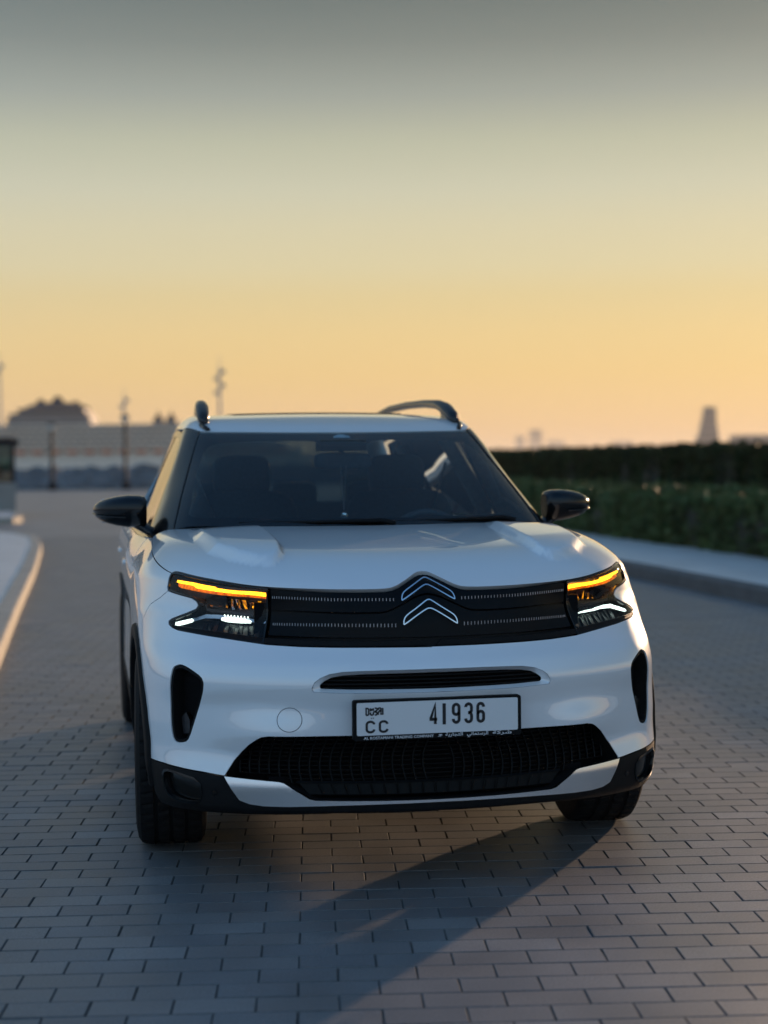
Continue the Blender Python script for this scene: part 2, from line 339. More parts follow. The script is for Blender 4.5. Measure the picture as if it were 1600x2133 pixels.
# ------------------------------------------------------------------ car surface (metres; x to the car's left, y to its rear, origin under the front axle)
def smax(a, b, k):
    h = np.maximum(k-np.abs(a-b), 0); return np.maximum(a, b)+h*h/(4*k)
def cub(xs, ys):
    xs = np.array(xs, float); ys = np.array(ys, float); h = np.diff(xs); d = np.diff(ys)/h
    m = np.zeros(len(xs)); m[0] = d[0]; m[-1] = d[-1]
    for i in range(1, len(xs)-1):
        m[i] = 0 if d[i-1]*d[i] <= 0 else (h[i-1]+h[i])*3/((2*h[i]+h[i-1])/d[i-1]+(h[i]+2*h[i-1])/d[i])
    def f(x):
        x = np.asarray(x, float); i = np.clip(np.searchsorted(xs, x)-1, 0, len(xs)-2); xc = np.clip(x, xs[0], xs[-1]); t = (xc-xs[i])/h[i]
        v = (2*t**3-3*t*t+1)*ys[i]+(t**3-2*t*t+t)*h[i]*m[i]+(-2*t**3+3*t*t)*ys[i+1]+(t**3-t*t)*h[i]*m[i+1]
        return v+np.where(x > xs[-1], (x-xs[-1])*m[-1], 0)+np.where(x < xs[0], (x-xs[0])*m[0], 0)
    return f
def sst(a, b, x):
    t = np.clip((x-a)/(b-a), 0, 1); return t*t*(3-2*t)
YN = cub([.15, .22, .27, .33, .45, .57, .66, .72, .78, .85, .90, .96, 1.0, 1.05, 1.1], [-.76, -.88, -.945, -.945, -.912, -.916, -.931, -.908, -.862, -.845, -.825, -.795, -.755, -.66, -.5])
WZ = cub([.15, .3, .42, .6, .8, .95, 1.05, 1.12, 1.2], [.86, .905, .92, .922, .92, .912, .865, .83, .79])
WZ2 = cub([.15, .3, .42, .6, .72, .86, .97, 1.04, 1.12, 1.2], [.85, .90, .918, .914, .909, .922, .925, .910, .845, .80])
WY = cub([-1.0, -.6, -.2, .3, .8, 2.5, 3.7], [-.05, -.03, -.008, 0, 0, 0, -.05])
ZH = cub([-1.0, -.80, -.74, -.66, -.5, -.25, .1, .5, 1.0], [.85, .985, 1.015, 1.04, 1.066, 1.09, 1.114, 1.130, 1.137])
def S(X, Y, Z):
    x = np.sqrt(X*X+1e-8)
    bow = .36*x**2+.10*x**4+.065*np.exp(-((Z-.87)/.075)**2)*sst(.25, .60, x)-.03*np.exp(-((Z-.5)/.07)**2-((x-.52)/.14)**2)
    g1 = YN(Z)+bow-Y
    w = sst(.35, 1.1, Y)
    g2 = x-(WZ(Z)*(1-w)+WZ2(Z)*w)-WY(Y)
    g3 = Z-ZH(Y)+.02*(x/.75)**4
    k = .14+.07*np.clip((Z-.5)/.3, 0, 1)+.13*np.clip((Z-.86)/.1, 0, 1)
    g = smax(smax(g1*.8, g2, k), g3, .08)
    return smax(g, Y-3.62+.12*x**2+.25*np.maximum(Z-.6, 0), .25)
ZR = cub([.9, 1.1, 1.35, 1.8, 2.3, 2.9, 3.5], [1.49, 1.537, 1.578, 1.604, 1.602, 1.57, 1.50])
XS = cub([.98, 1.04, 1.1, 1.216, 1.361, 1.506, 1.561, 1.62], [.90, .885, .86, .805, .738, .672, .645, .60])
XY = cub([.2, .6, 1.0, 1.6, 2.4, 3.0, 3.5], [-.035, -.030, -.022, -.003, -.025, -.065, -.12])
def G(X, Y, Z):
    x = np.sqrt(X*X+1e-8)
    g1 = (Z-1.116-.541*(Y-.25-.36*x**2)-.02*np.sin(np.clip((Z-1.1)/.42, 0, 1)*math.pi))*.88
    g2 = Z-ZR(Y)+.012*(x/.6)**2
    g3 = x-XS(Z)-XY(Y)
    g4 = (Y-3.55+.5*(Z-1.0)+.12*x*x)*.9
    return smax(smax(smax(g1, g2, .05), g3, .05+.10*sst(1.3, .8, Y)), g4, .1)
def bis(f, O, D, t0, t1, n=44):
    lo = np.full(len(O), t0, float); hi = np.full(len(O), t1, float)
    for _ in range(n):
        m = (lo+hi)/2; q = O+D*m[:, None]; ins = f(q[:, 0], q[:, 1], q[:, 2]) < 0
        hi = np.where(ins, m, hi); lo = np.where(ins, lo, m)
    return O+D*((lo+hi)/2)[:, None]
KT = 1.45                                                # metres per radian, so that domains are close to metric
def FR(p):                                               # nose and front wings: (angle about a vertical axis * KT, z)
    th = p[:, 0]/KT; O = np.stack([0*th, 0*th+.6, p[:, 1]], 1); D = np.stack([np.sin(th), -np.cos(th), 0*th], 1)
    return bis(S, O, D, 2.2, .25)
def bulge(x, y):
    xa = np.abs(x)
    # pad with a crisp inner edge that dies out towards the windscreen
    yc = (y+.60)/1.1
    # teardrop pads: rounded front, crisp inner edge, soft outer edge, dying out towards the windscreen
    inner = np.interp(y, [-.62, -.60, -.575, -.53, -.42, -.33, -.1, .1, .30, .5], [.50, .465, .442, .428, .420, .418, .424, .438, .47, .50])
    outer = np.interp(y, [-.62, -.60, -.57, -.5, -.36, -.1, .48], [.50, .505, .555, .615, .68, .705, .71])
    fr = np.clip((y+.615)/.06, 0, 1)
    return .030*sst(0, .028, xa-inner)*sst(-.005, .042, outer-xa)*np.sqrt(np.clip(1-(1-fr)**2, 0, 1))*(1-sst(-.05, .42, y))
KH = .55
def HD(p):                                               # bonnet: (x, angle about a lateral axis * KH)
    ph = p[:, 1]/KH; O = np.stack([p[:, 0], 0*ph, 0*ph+.6], 1); D = np.stack([0*ph, -np.cos(ph), np.sin(ph)], 1)
    q = bis(S, O, D, 1.7, .03); q[:, 2] += bulge(q[:, 0], q[:, 1]); return q
def SD(p):                                               # car side, x>0: (y, z)
    O = np.stack([0*p[:, 0], p[:, 0], p[:, 1]], 1); D = np.tile(np.array([1., 0, 0]), (len(p), 1)); return bis(S, O, D, 1.5, .2)
KG = .75
def GH(p):                                               # cabin: (angle about a lengthwise axis * KG from straight up, y)
    a = p[:, 0]/KG; O = np.stack([0*a, p[:, 1], 0*a+1.0], 1); D = np.stack([np.sin(a), 0*a, np.cos(a)], 1); return bis(G, O, D, 1.3, .02)
def gside(y, z):                                         # cabin side point, x>0
    O = np.array([[0, y, z]], float); return bis(G, O, np.array([[1., 0, 0]]), 1.3, .02)[0]
def to_gh(q): return (math.atan2(q[0], q[2]-1.0)*KG, q[1])
def to_fr(q): return (math.atan2(q[0], .6-q[1])*KT, q[2])
def to_hd(q): return (q[0], math.atan2(q[2]-.6, -q[1])*KH)
def mapnorm(mp, P):
    e = 6e-4; a = mp(P+[e, 0])-mp(P-[e, 0]); b = mp(P+[0, e])-mp(P-[0, e]); n = np.cross(a, b); n /= np.linalg.norm(n, axis=1)[:, None]+1e-12
    return n
def inside(P, poly):
    x, y = P[:, 0], P[:, 1]; c = np.zeros(len(P), bool); n = len(poly)
    for i in range(n):
        x0, y0 = poly[i]; x1, y1 = poly[(i+1) % n]
        if y0 == y1: continue
        c ^= ((y0 > y) != (y1 > y)) & (x < (x1-x0)*(y-y0)/(y1-y0)+x0)
    return c
def resample(poly, step, closed=True):
    out = []; n = len(poly)
    for i in range(n if closed else n-1):
        a = np.array(poly[i], float); b = np.array(poly[(i+1) % n], float); k = max(1, int(round(np.linalg.norm(b-a)/step)))
        out += [tuple(a+(b-a)*j/k) for j in range(k)]
    if not closed: out.append(tuple(poly[-1]))
    return out
def smooth(pts, it=1, closed=False):                    # corner cutting
    for _ in range(it):
        o = []; n = len(pts)
        if not closed: o.append(pts[0])
        for i in range(n if closed else n-1):
            a = np.array(pts[i], float); b = np.array(pts[(i+1) % n], float); o += [tuple(a*.75+b*.25), tuple(a*.25+b*.75)]
        if not closed: o.append(pts[-1])
        pts = o
    return pts
def offset_poly(poly, d):                               # shrink (d>0) a closed polygon
    P = np.array(poly, float); area = np.sum(P[:, 0]*np.roll(P[:, 1], -1)-np.roll(P[:, 0], -1)*P[:, 1]); s = 1 if area > 0 else -1
    e = np.roll(P, -1, 0)-P; e /= np.linalg.norm(e, axis=1)[:, None]+1e-12; nn = np.stack([-e[:, 1], e[:, 0]], 1)*s
    n2 = nn+np.roll(nn, 1, 0); l = np.linalg.norm(n2, axis=1)[:, None]; n2 /= l+1e-9
    k = np.clip(1/np.maximum((n2*nn).sum(1), .45), 1, 2.2)[:, None]
    return [tuple(q) for q in P+n2*d*k]
FLIP = {}
def panel(name, mp, outer, holes=(), m=None, parent=None, fold=.014, step=.024, off=0.0, gap=0.0, edge=.012, lip=.0022):
    if gap: outer = offset_poly(outer, gap)
    loops = [resample(outer, edge)]+[resample(h, edge) for h in holes]
    P = []; E = []; idx = []
    for lp_ in loops:
        k = len(P); P += lp_; n = len(lp_); E += [(k+i, k+(i+1) % n) for i in range(n)]; idx.append(list(range(k, k+n)))
    A = np.array(P); lo, hi = A.min(0), A.max(0)
    gx, gy = np.meshgrid(np.arange(lo[0]+step/2, hi[0], step), np.arange(lo[1]+step/2, hi[1], step)); g = np.stack([gx.ravel(), gy.ravel()], 1)
    g = g+np.stack([(np.round((g[:, 1]-lo[1])/step) % 2)*step/2, 0*g[:, 0]], 1)
    g = g[inside(g, loops[0])]
    for h in loops[1:]: g = g[~inside(g, h)]
    if len(g):
        dmin = np.min(np.linalg.norm(g[:, None]-A[None], axis=2), axis=1); g = g[dmin > step*.42]
    pts = [Vector((float(a), float(b))) for a, b in P]+[Vector((float(a), float(b))) for a, b in g]
    r = delaunay_2d_cdt(pts, E, [], 0, 1e-6)
    Q = np.array([(v.x, v.y) for v in r[0]]); T = np.array([f for f in r[2]])
    cen = Q[T].mean(1); ok = inside(cen, loops[0])
    for h in loops[1:]: ok &= ~inside(cen, h)
    T = T[ok]
    pos = mp(Q); nor = mapnorm(mp, Q)
    # normals point outwards: away from the car's core
    core = np.stack([np.clip(pos[:, 0], -.3, .3), np.clip(pos[:, 1], -.1, 3.0), np.clip(pos[:, 2], .5, .8)], 1)
    sgn = np.sign(((pos-core)*nor).sum(1).mean()); nor *= sgn
    pos = pos+nor*off
    fn = np.cross(pos[T[:, 1]]-pos[T[:, 0]], pos[T[:, 2]]-pos[T[:, 0]]); flip = (fn*nor[T[:, 0]]).sum(1) < 0
    T[flip] = T[flip][:, [0, 2, 1]]
    V = [tuple(v) for v in pos]; F = [tuple(t) for t in T]; LN = [tuple(nor[i]) for t in F for i in t]
    if fold > 0:
        # boundary of the kept triangles, folded inwards with a small rounded lip
        from collections import Counter
        ed = {}
        for t in F:
            for a, b in ((t[0], t[1]), (t[1], t[2]), (t[2], t[0])): ed[(a, b)] = 1
        bd = [(a, b) for a, b in ed if (b, a) not in ed]
        B = {}
        for a, b in bd:
            for i in (a, b):
                if i not in B: B[i] = (len(V), len(V)+1); V.append(V[i]); V.append(tuple(np.array(V[i])-nor[i]*fold))
        for a, b in bd:
            f = (b, a) ; q = (B[b][0], B[a][0], B[a][1], B[b][1]); p = [np.array(V[i]) for i in q]
            n = np.cross(p[1]-p[0], p[2]-p[0]); n /= np.linalg.norm(n)+1e-12
            F.append(q); LN += [tuple(n)]*4
    return meshobj(name, V, F, m, parent, normals=LN)
def dg(L): return [(math.radians(a)*KT, z) for a, z in L]       # (degrees, z) -> FR domain
def mir(L): return [(-a, b) for a, b in L]
def sym(half): return list(half)+mir(half)[::-1]                # half runs from centre to centre on x>0
def mid(L): return L

car = tag(empty('parked_car'), 'white crossover car facing us with amber turn signals lit on the paved road', 'car')

# ---- outlines on the nose, x>0 half, (degrees, z)
cl_top = smooth([(0, 1.0045), (.9, 1.003), (2.37, .984), (4.33, .959), (5.9, .9535), (10.59, .9535), (17.12, .957), (21.7, .961), (25.01, .968), (29.29, .980), (34.25, .991), (38.0, 1.000), (39.2, .999), (39.75, .992)], 1)
cl_out = [(39.75, .975), (39.6, .948), (39.2, .935)]
notch = [(36.67, .927), (33.7, .918), (32.75, .908), (32.39, .895), (32.75, .883), (34.39, .868), (36.9, .8475)]
tip = [(37.5, .839), (37.3, .829), (36.33, .8195), (35.06, .8135)]
cl_bot = [(32.03, .808), (26.87, .796), (21.11, .781), (16.76, .7765), (12.65, .775), (7.29, .774), (0, .7735)]
cluster_half = dg(cl_top+cl_out+notch+tip+cl_bot)
cluster = sym(cluster_half)
ARC = (-.055, .355, .432)                                  # front wheel arch in the side view: y, z, radius of the painted edge
def arch_pts(z0, z1, front=True, n=12, r=ARC[2], yc=ARC[0]):
    out = []
    for z in np.linspace(z0, z1, n):
        y = math.sqrt(max(r*r-(z-ARC[1])**2, 0)); y = -y if front else y
        q = SD(np.array([[yc+y, z]]))[0]; out.append(q)
    return out
seam = dg([(40.88, .911), (43.6, .884), (45.6, .82)])
arch_lo = [to_fr(q) for q in arch_pts(.70, .385, n=10)]
clad = dg([(39.0, .382), (35.67, .383), (32.66, .379), (29.17, .373), (25.94, .365)])
intake_up = dg([(24.81, .414), (23.9, .44), (22.87, .465), (21.69, .486), (21.1, .494), (20.2, .498), (10.02, .4985), (0, .4985)])
bump_half = dg([(0, .7735)])+dg(cl_bot[::-1][1:])+dg(tip[::-1])+dg(notch[::-1])+dg([(39.2, .935)])+seam+arch_lo+clad+intake_up
vent = smooth(dg([(34.0, .701), (33.35, .709), (32.7, .713), (31.66, .708), (30.39, .696), (29.14, .68), (28.71, .662), (28.79, .642), (28.97, .623), (30.22, .538), (31.17, .474), (31.86, .459), (33.44, .455), (34.04, .473), (34.36, .528), (34.41, .623), (34.18, .679)]), 1, True)
slit_lip = sym(smooth(dg([(0, .7075), (8, .7065), (12.35, .702), (14.4, .679), (15.0, .650), (14.6, .636), (0, .634)])))
slit_in = sym(smooth(dg([(0, .7045), (8, .7035), (12.25, .698), (13.69, .677), (14.15, .655), (13.85, .643), (0, .6405)])))
tow = [(math.radians(-17.66)*KT+.0385*math.cos(a)*1.02, .551+.0385*math.sin(a)) for a in np.linspace(0, 2*math.pi, 40, False)]
bumper = panel('front_bumper', FR, sym(bump_half), [vent, mir(vent), slit_lip, tow], M['paint'], car, fold=.012, gap=.0012)
panel('tow_cover', FR, tow, [], M['paint'], bumper, fold=.01, gap=.0022, edge=.006)
# recess of the upper slot: ramp from the lip to the dark opening
def ramp_strip(name, a, b, mp, off0, off1, m, parent, n=160):
    A = np.array(resample(a, .01)); da = np.r_[0, np.cumsum(np.linalg.norm(np.diff(np.r_[A, A[:1]], axis=0), axis=1))]
    B = np.array(resample(b, .01)); db = np.r_[0, np.cumsum(np.linalg.norm(np.diff(np.r_[B, B[:1]], axis=0), axis=1))]
    s = np.linspace(0, 1, n, False)
    ip = lambda P, d: np.stack([np.interp(s*d[-1], d, np.r_[P[:, k], P[:1, k]]) for k in (0, 1)], 1)
    PA, PB = ip(A, da), ip(B, db); rows = []
    for P, o in ((PA, off0), (PB, off1)):
        q = mp(P); nn = mapnorm(mp, P); sg = np.sign((nn*(q-np.array([0, .6, .6]))).sum(1).mean()); rows.append(q+nn*sg*o)
    V = [tuple(v) for v in rows[0]]+[tuple(v) for v in rows[1]]
    return meshobj(name, V, [(i, (i+1) % n, n+(i+1) % n, n+i) for i in range(n)], m, parent, smooth=True)
ramp_strip('slot_surround', offset_poly(slit_lip, .001), slit_in, FR, -.001, -.022, M['paint'], bumper)
slot = panel('upper_grille', FR, offset_poly(slit_in, -.01), [], M['void'], car, fold=0, off=-.055)
slit_mouth = slit_in
for zz in (.650, .662, .674, .686, .697):
    L = [t for t in np.radians(np.linspace(-14.2, 14.2, 40))*KT if inside(np.array([[t, zz]]), offset_poly(slit_in, .002))[0]]
    a = np.array([[t, zz] for t in L]); q = FR(a); mb = MB(); V = []
    for off, dz in ((-.026, -.0022), (-.026, .0022), (-.05, .0022), (-.05, -.0022)): V.append([(p[0], p[1]-off, p[2]+dz) for p in q])
    n = len(q); VV = [v for r in V for v in r]; F = [(r*n+i, r*n+i+1, ((r+1) % 4)*n+i+1, ((r+1) % 4)*n+i) for r in range(4) for i in range(n-1)]
    meshobj('slat', VV, F, M['plastic'], slot)
# side vents
for s in (1, -1):
    vo = vent if s > 0 else mir(vent)
    v = panel('side_vent', FR, vo, [offset_poly(vo, .010)], M['plastic'], car, fold=.05, off=-.004, gap=.0012, step=.02)
    panel('vent_back', FR, offset_poly(vo, .004), [], M['void'], v, fold=0, off=-.05)
    low = [(s*math.radians(a)*KT, z) for a, z in [(32.0, .485), (33.2, .480), (33.6, .535), (32.7, .553), (32.1, .53)]]
    panel('vent_light_facet', FR, low, [], M['silver'] if s > 0 else M['housing'], v, fold=.02, off=-.03)  # silver on x>0 paints in the brightness showing through that vent

# ---- bonnet
cowl = []
for x in np.linspace(0, .70, 12): cowl.append((x, .225+.36*x*x-.012*x))
hs = dg([(39.75, .9945), (40.6, .9965), (45.5, 1.015), (52.98, 1.039), (61.4, 1.0565), (67.1, 1.0645), (74, 1.071), (80, 1.078)])
hs = resample(smooth(hs, 2), .012, False)
front = FR(np.array(resample(dg(cl_top), .012, False)))
side3 = FR(np.array(hs))
hb = [to_hd(q) for q in front]+[to_hd(q) for q in side3[1:]]
rear = []
for x, y in cowl:
    q = np.array([x, y, 0.0]); zz = bis(S, np.array([[x, y, .6]]), np.array([[0, 0, 1.]]), .9, .05)[0]; rear.append(to_hd(zz))
cor = bis(S, np.array([[.775, .47, .6]]), np.array([[0, 0, 1.]]), .9, .05)[0]
hood_half = hb+[to_hd(cor)]+rear[::-1]
hood = panel('bonnet', HD, sym(hood_half), [], M['paint'], car, fold=.02, gap=.0014, step=.011)

# ---- front wings
arch_hi = [to_fr(q) for q in arch_pts(.70, .786, n=8)]+[to_fr(q) for q in arch_pts(.785, .42, front=False, n=14)]
wing = dg([(39.75, .994), (39.75, .975), (39.6, .948), (39.2, .935)])+seam+arch_hi+[to_fr(SD(np.array([[.56, z]]))[0]) for z in (.42, .6, .8, .95, 1.03, 1.075)]+hs[::-1][:-1]
for s in (1, -1):
    panel('front_wing', FR, wing if s > 0 else mir(wing), [], M['paint'], car, fold=.014, gap=.0016)

# ---- black grille band between and behind the lamps
HLA = 21.4
core_half = dg([(0, 1.0045)])+[p for p in dg(cl_top) if 0 < p[0] < math.radians(HLA)*KT]+dg([(HLA, .9605), (HLA, .7815)])+[p for p in dg(cl_bot) if p[0] < math.radians(HLA)*KT]
grille = panel('front_grille', FR, sym(core_half), [], M['piano'], car, fold=.03, off=-.016, gap=.001)
mid_line = [(21.2, .889), (12, .886), (6.6, .885), (5.2, .890), (3.4, .912), (1.4, .937), (0, .943)]
up_half = dg([(0, .9985)])+[(a, z-.0065) for a, z in dg(cl_top) if 0 < a < math.radians(21.2)*KT]+dg([(21.2, .9535)])+dg(smooth(mid_line, 1))
panel('upper_bar', FR, sym(up_half), [], M['piano'], grille, fold=.016, off=-.004)
lo_half = dg([(0, .936)])+[(a, z-.006) for a, z in dg(smooth(mid_line, 1))[::-1] if a > .004]+dg([(21.2, .812), (12, .806), (0, .804)])
panel('lower_bar', FR, sym(lo_half), [], M['piano'], grille, fold=.016, off=-.005)
# row of small bright dashes on each bar
def dash_row(pts, n):
    mb = MB(); s = np.linspace(0, 1, n)**1.12
    a = np.interp(s, np.linspace(0, 1, len(pts)), [math.radians(p[0])*KT for p in pts]); z = np.interp(s, np.linspace(0, 1, len(pts)), [p[1] for p in pts])
    for sg in (1, -1):
        P = np.stack([a*sg, z], 1); q = FR(P); nn = mapnorm(FR, P)
        for p, nv, f in zip(q, nn, s):
            nv = nv*np.sign(-nv[1]); t = np.array([-nv[1], nv[0], 0]); t /= np.linalg.norm(t); w, h = .0011+.0003*f, .0058-.0018*(1-f)
            c = p-nv*.0035; V = [tuple(c+t*i*w+np.array([0, 0, j*h])+nv*k) for k in (-.003, .0012) for j in (-1, 1) for i in (-1, 1)]
            mb.add(V, [(0, 1, 3, 2), (4, 6, 7, 5), (0, 4, 5, 1), (2, 3, 7, 6), (0, 2, 6, 4), (1, 5, 7, 3)])
    o = mb.build('bright_dashes', M['reflector'], grille); o['kind'] = 'stuff'
dash_row([(20.9, .9285), (12.8, .9245), (4.6, .922)], 40)
dash_row([(20.7, .844), (12.7, .845), (4.5, .842)], 40)
# slanted ribs under the band, running on below the lamps
mb = MB()
for sg in (1, -1):
    for d in np.linspace(.6, 35.5, 92):
        zb = float(np.interp(d, [c[0] for c in cl_bot[::-1]]+[35.06], [c[1] for c in cl_bot[::-1]]+[.8135]))+.0035
        zt = zb+.0165 if d < 22 else zb+.0165-(d-22)*.0005
        P = np.array(dg([(d, zb), (d+.42, zb), (d+1.15, zt), (d+.73, zt)])); P[:, 0] *= sg; q = FR(P)+np.array([0, .002, 0]); r = q+np.array([0, .012, 0])
        mb.add(list(q)+list(r), [(0, 1, 2, 3), (4, 7, 6, 5), (0, 4, 5, 1), (1, 5, 6, 2), (2, 6, 7, 3), (3, 7, 4, 0)])
o = mb.build('rib_strip', M['plastic'], grille); o['kind'] = 'stuff'

# ---- maker's double chevron
def ring_poly(pts, w):
    return pts, offset_poly(pts, w)
chev_up = [(-.089, .916), (-.0885, .926), (-.085, .936), (-.076, .946), (-.040, .9665), (-.010, .983), (0, .986), (.010, .983), (.040, .9665), (.076, .946), (.085, .936), (.0885, .926), (.089, .916), (.083, .9165), (.044, .9395), (.012, .958), (0, .962), (-.012, .958), (-.044, .9395), (-.083, .9165)]
chev_lo = [(-.0895, .841), (-.089, .854), (-.085, .864), (-.076, .874), (-.040, .8965), (-.010, .917), (0, .9205), (.010, .917), (.040, .8965), (.076, .874), (.085, .864), (.089, .854), (.0895, .841), (.083, .8425), (.044, .868), (.012, .887), (0, .8905), (-.012, .887), (-.044, .868), (-.083, .8425)]
emb = None
def xz_dom(L):
    out = []
    for x, z in L:
        y = -.80
        for _ in range(6):
            t = math.atan2(x, .6-y); y = FR(np.array([[t*KT, z]]))[0][1]
        out.append((math.atan2(x, .6-y)*KT, z))
    return out
for L in (chev_up, chev_lo):
    po = xz_dom(smooth(L, 1, True)); pi = offset_poly(po, .0034)
    c = panel('chevron', FR, po, [pi], M['chrome'], car if emb is None else car, fold=.012, off=.006, step=.01, edge=.006)
    panel('chevron_face', FR, offset_poly(po, .0035), [], M['piano'], c, fold=0, off=.001, step=.02, edge=.008)

# ---- headlamps
hl_half = dg([(HLA+.15, .9605)])+[p for p in dg(cl_top) if p[0] > math.radians(HLA+.6)*KT]+dg(cl_out+notch+tip)+[p for p in dg(cl_bot) if p[0] > math.radians(HLA+.6)*KT]+dg([(HLA+.15, .782)])
def strip(L, half, sg, taper=None):
    P = np.array(dg(L)); t = np.gradient(P, axis=0); t /= np.linalg.norm(t, axis=1)[:, None]; n = np.stack([-t[:, 1], t[:, 0]], 1)
    h = np.full(len(P), half) if taper is None else np.array(taper)
    poly = [tuple(p) for p in P+n*h[:, None]]+[tuple(p) for p in (P-n*h[:, None])[::-1]]
    return [(a*sg, z) for a, z in poly]
for sg in (1, -1):
    hp = hl_half if sg > 0 else mir(hl_half)
    lamp = panel('headlamp', FR, hp, [], M['housing'], car, fold=0, off=-.05, gap=.001)
    lamp['label'] = 'headlamp on the right of the picture, its amber strip lit' if sg > 0 else 'headlamp on the left of the picture, amber strip and two white lights lit'
    ramp_strip('lamp_wall', offset_poly(hp, .0015), offset_poly(hp, .004), FR, -.001, -.05, M['gloss'], lamp, n=220)
    inner = offset_poly(hp, .007)
    panel('lamp_bezel', FR, offset_poly(hp, .0012), [inner], M['gloss'], lamp, fold=.006, off=-.0015, step=.02)
    panel('lens', FR, offset_poly(hp, .002), [], M['lens'], lamp, fold=0, off=-.003)
    amb = [(38.3, .9735), (34.5, .9675), (30.6, .955), (26.2, .9415), (22.1, .9335)]
    panel('turn_signal', FR, strip(amb, .009, sg, [.0048, .0064, .0066, .0064, .0062]), [], M['amber'], lamp, fold=.012, off=-.014, step=.012, edge=.008)
    panel('turn_signal_guide', FR, strip([(a, z-.0045) for a, z in amb], .0105, sg, [.009, .0145, .0155, .015, .012]), [], M['amberbody'], lamp, fold=.01, off=-.022, step=.014, edge=.01)
    panel('upper_shelf', FR, strip([(a, z+.013) for a, z in amb], .0055, sg), [], M['reflector'] if sg > 0 else M['housing'], lamp, fold=.02, off=-.018, step=.014)  # brighter material on x>0 stands in for sun shining through that lamp
    panel('blade', FR, strip([(36.9, .834), (34.2, .8485), (31.3, .8665), (29.4, .866), (25.5, .860), (21.9, .8535)], .005, sg, [.005, .0055, .0055, .005, .0045, .0035]), [], M['reflector'], lamp, fold=.02, off=-.016, step=.012)
    panel('daytime_light', FR, strip([(36.4, .8345), (34.9, .8425), (33.4, .851)], .006, sg, [.0055, .0055, .0045]) if sg < 0 else strip([(35.4, .841), (33.2, .853), (31.4, .8635), (29.6, .8635), (27.6, .8605)], .004, sg, [.003, .005, .0055, .0045, .002]), [], M['drl'], lamp, fold=.006, off=-.010, step=.012)
    panel('daytime_light', FR, strip([(28.6, .859), (27.6, .858), (25.5, .8555), (24.2, .853)], .006, sg, [.0035, .0062, .006, .0032] if sg < 0 else [.001, .0022, .0022, .001]), [], M['drl'], lamp, fold=.006, off=-.010, step=.012)
    # dots above the inner light
    for k in range(8):
        a = 28.2-.5*k; panel('light_dot', FR, [(sg*math.radians(a+.12*math.cos(q))*KT, .8688-.0006*k+.003*math.sin(q)) for q in np.linspace(0, 6.283, 8, False)], [], M['drl'] if sg < 0 else M['reflector'], lamp, fold=0, off=-.011, step=.01, edge=.004)
    # faceted projector cups
    for (a0, a1, z0, z1, n) in ((22.2, 25.0, .879, .917, 5), (25.3, 28.0, .882, .920, 5), (28.4, 31.0, .885, .925, 4), (22.3, 26.2, .797, .842, 5), (26.8, 31, .806, .846, 5)):
        mb = MB()
        for k in range(n):
            t0, t1 = a0+(a1-a0)*k/n, a0+(a1-a0)*(k+.75)/n; zt = z1-random.uniform(0, .012); sl_ = random.uniform(-.35, .5); zb = z0+random.uniform(0, .008)
            P = np.array(dg([(t0, zb), (t1, zb), (t1+sl_, zt), (t0+sl_*.6, zt)])); P[:, 0] *= sg; q = FR(P)
            d = np.array([0, 1, 0]); dd = [.028, .028, .046, .042]
            if k % 2: dd = [.03, .046, .046, .034]
            qq = [tuple(p+d*e) for p, e in zip(q, dd)]; rr = [tuple(p+d*.05) for p in q]
            mb.add(qq+rr, [(0, 1, 2, 3), (0, 4, 5, 1), (1, 5, 6, 2), (2, 6, 7, 3), (3, 7, 4, 0)])
        mb.build('reflector_cup', M['reflector'] if z0 > .85 else M['housing'], lamp)
    panel('divider', FR, strip([(31.5, .9), (31.2, .885), (27, .876), (21.8, .868)], .004, sg), [], M['housing'], lamp, fold=.03, off=-.014, step=.012)
    dk = [(sg*math.radians(a)*KT, z) for a, z in [(28.3, .931), (31.8, .934), (32.0, .915), (31.4, .895), (28.4, .886)]]
    panel('lamp_module', FR, dk, [], M['gloss'], lamp, fold=.02, off=-.024)

# ---- lower intake, skid trim and black valance
silv_t = [(25.89, .363), (18.9, .3535), (18.3, .350), (17.45, .337), (15.2, .302), (14.5, .2985), (6.43, .297), (0, .2965)]
silv_b = [(0, .2885), (6.42, .287), (12, .2835), (18, .277), (20.8, .2765), (22.61, .281), (23.89, .292), (24.81, .323)]
trim = panel('skid_trim', FR, sym(dg(silv_t[::-1])+dg(silv_b[::-1])), [], M['silver'], car, fold=.012, off=.004, step=.016)
val_half = dg([(0, .2925)])+dg([(14.5, .292), (17.0, .318), (18.6, .345), (25.94, .3635)])+[(a, z-.002) for a, z in clad[::-1][1:]]+[to_fr(q) for q in arch_pts(.383, .27, n=4)]+dg([(38, .232), (33, .236), (23.15, .240), (12.25, .256), (0, .257)])
fog = smooth(dg([(29.2, .346), (33.0, .3615), (35.0, .364), (35.7, .345), (35.0, .288), (33.4, .273), (29.9, .270), (29.0, .288)]), 1, True)
valance = panel('lower_valance', FR, sym(val_half), [fog, mir(fog)], M['plastic'], car, fold=.03, gap=.001)
for s in (1, -1):
    fo = fog if s > 0 else mir(fog)
    f = panel('fog_lamp', FR, offset_poly(fo, .003), [], M['gloss'], car, fold=0, off=-.018)
    panel('fog_bezel', FR, offset_poly(fo, -.004), [offset_poly(fo, .004)], M['gloss'], f, fold=.012, off=.003, edge=.008)
    ce = dg([(27.2, .309)])[0]; panel('parking_sensor', FR, [(s*ce[0]+.009*math.cos(a), ce[1]+.009*math.sin(a)) for a in np.linspace(0, 6.283, 14, False)], [], M['gloss'], valance, fold=.004, off=.002, step=.01, edge=.005)
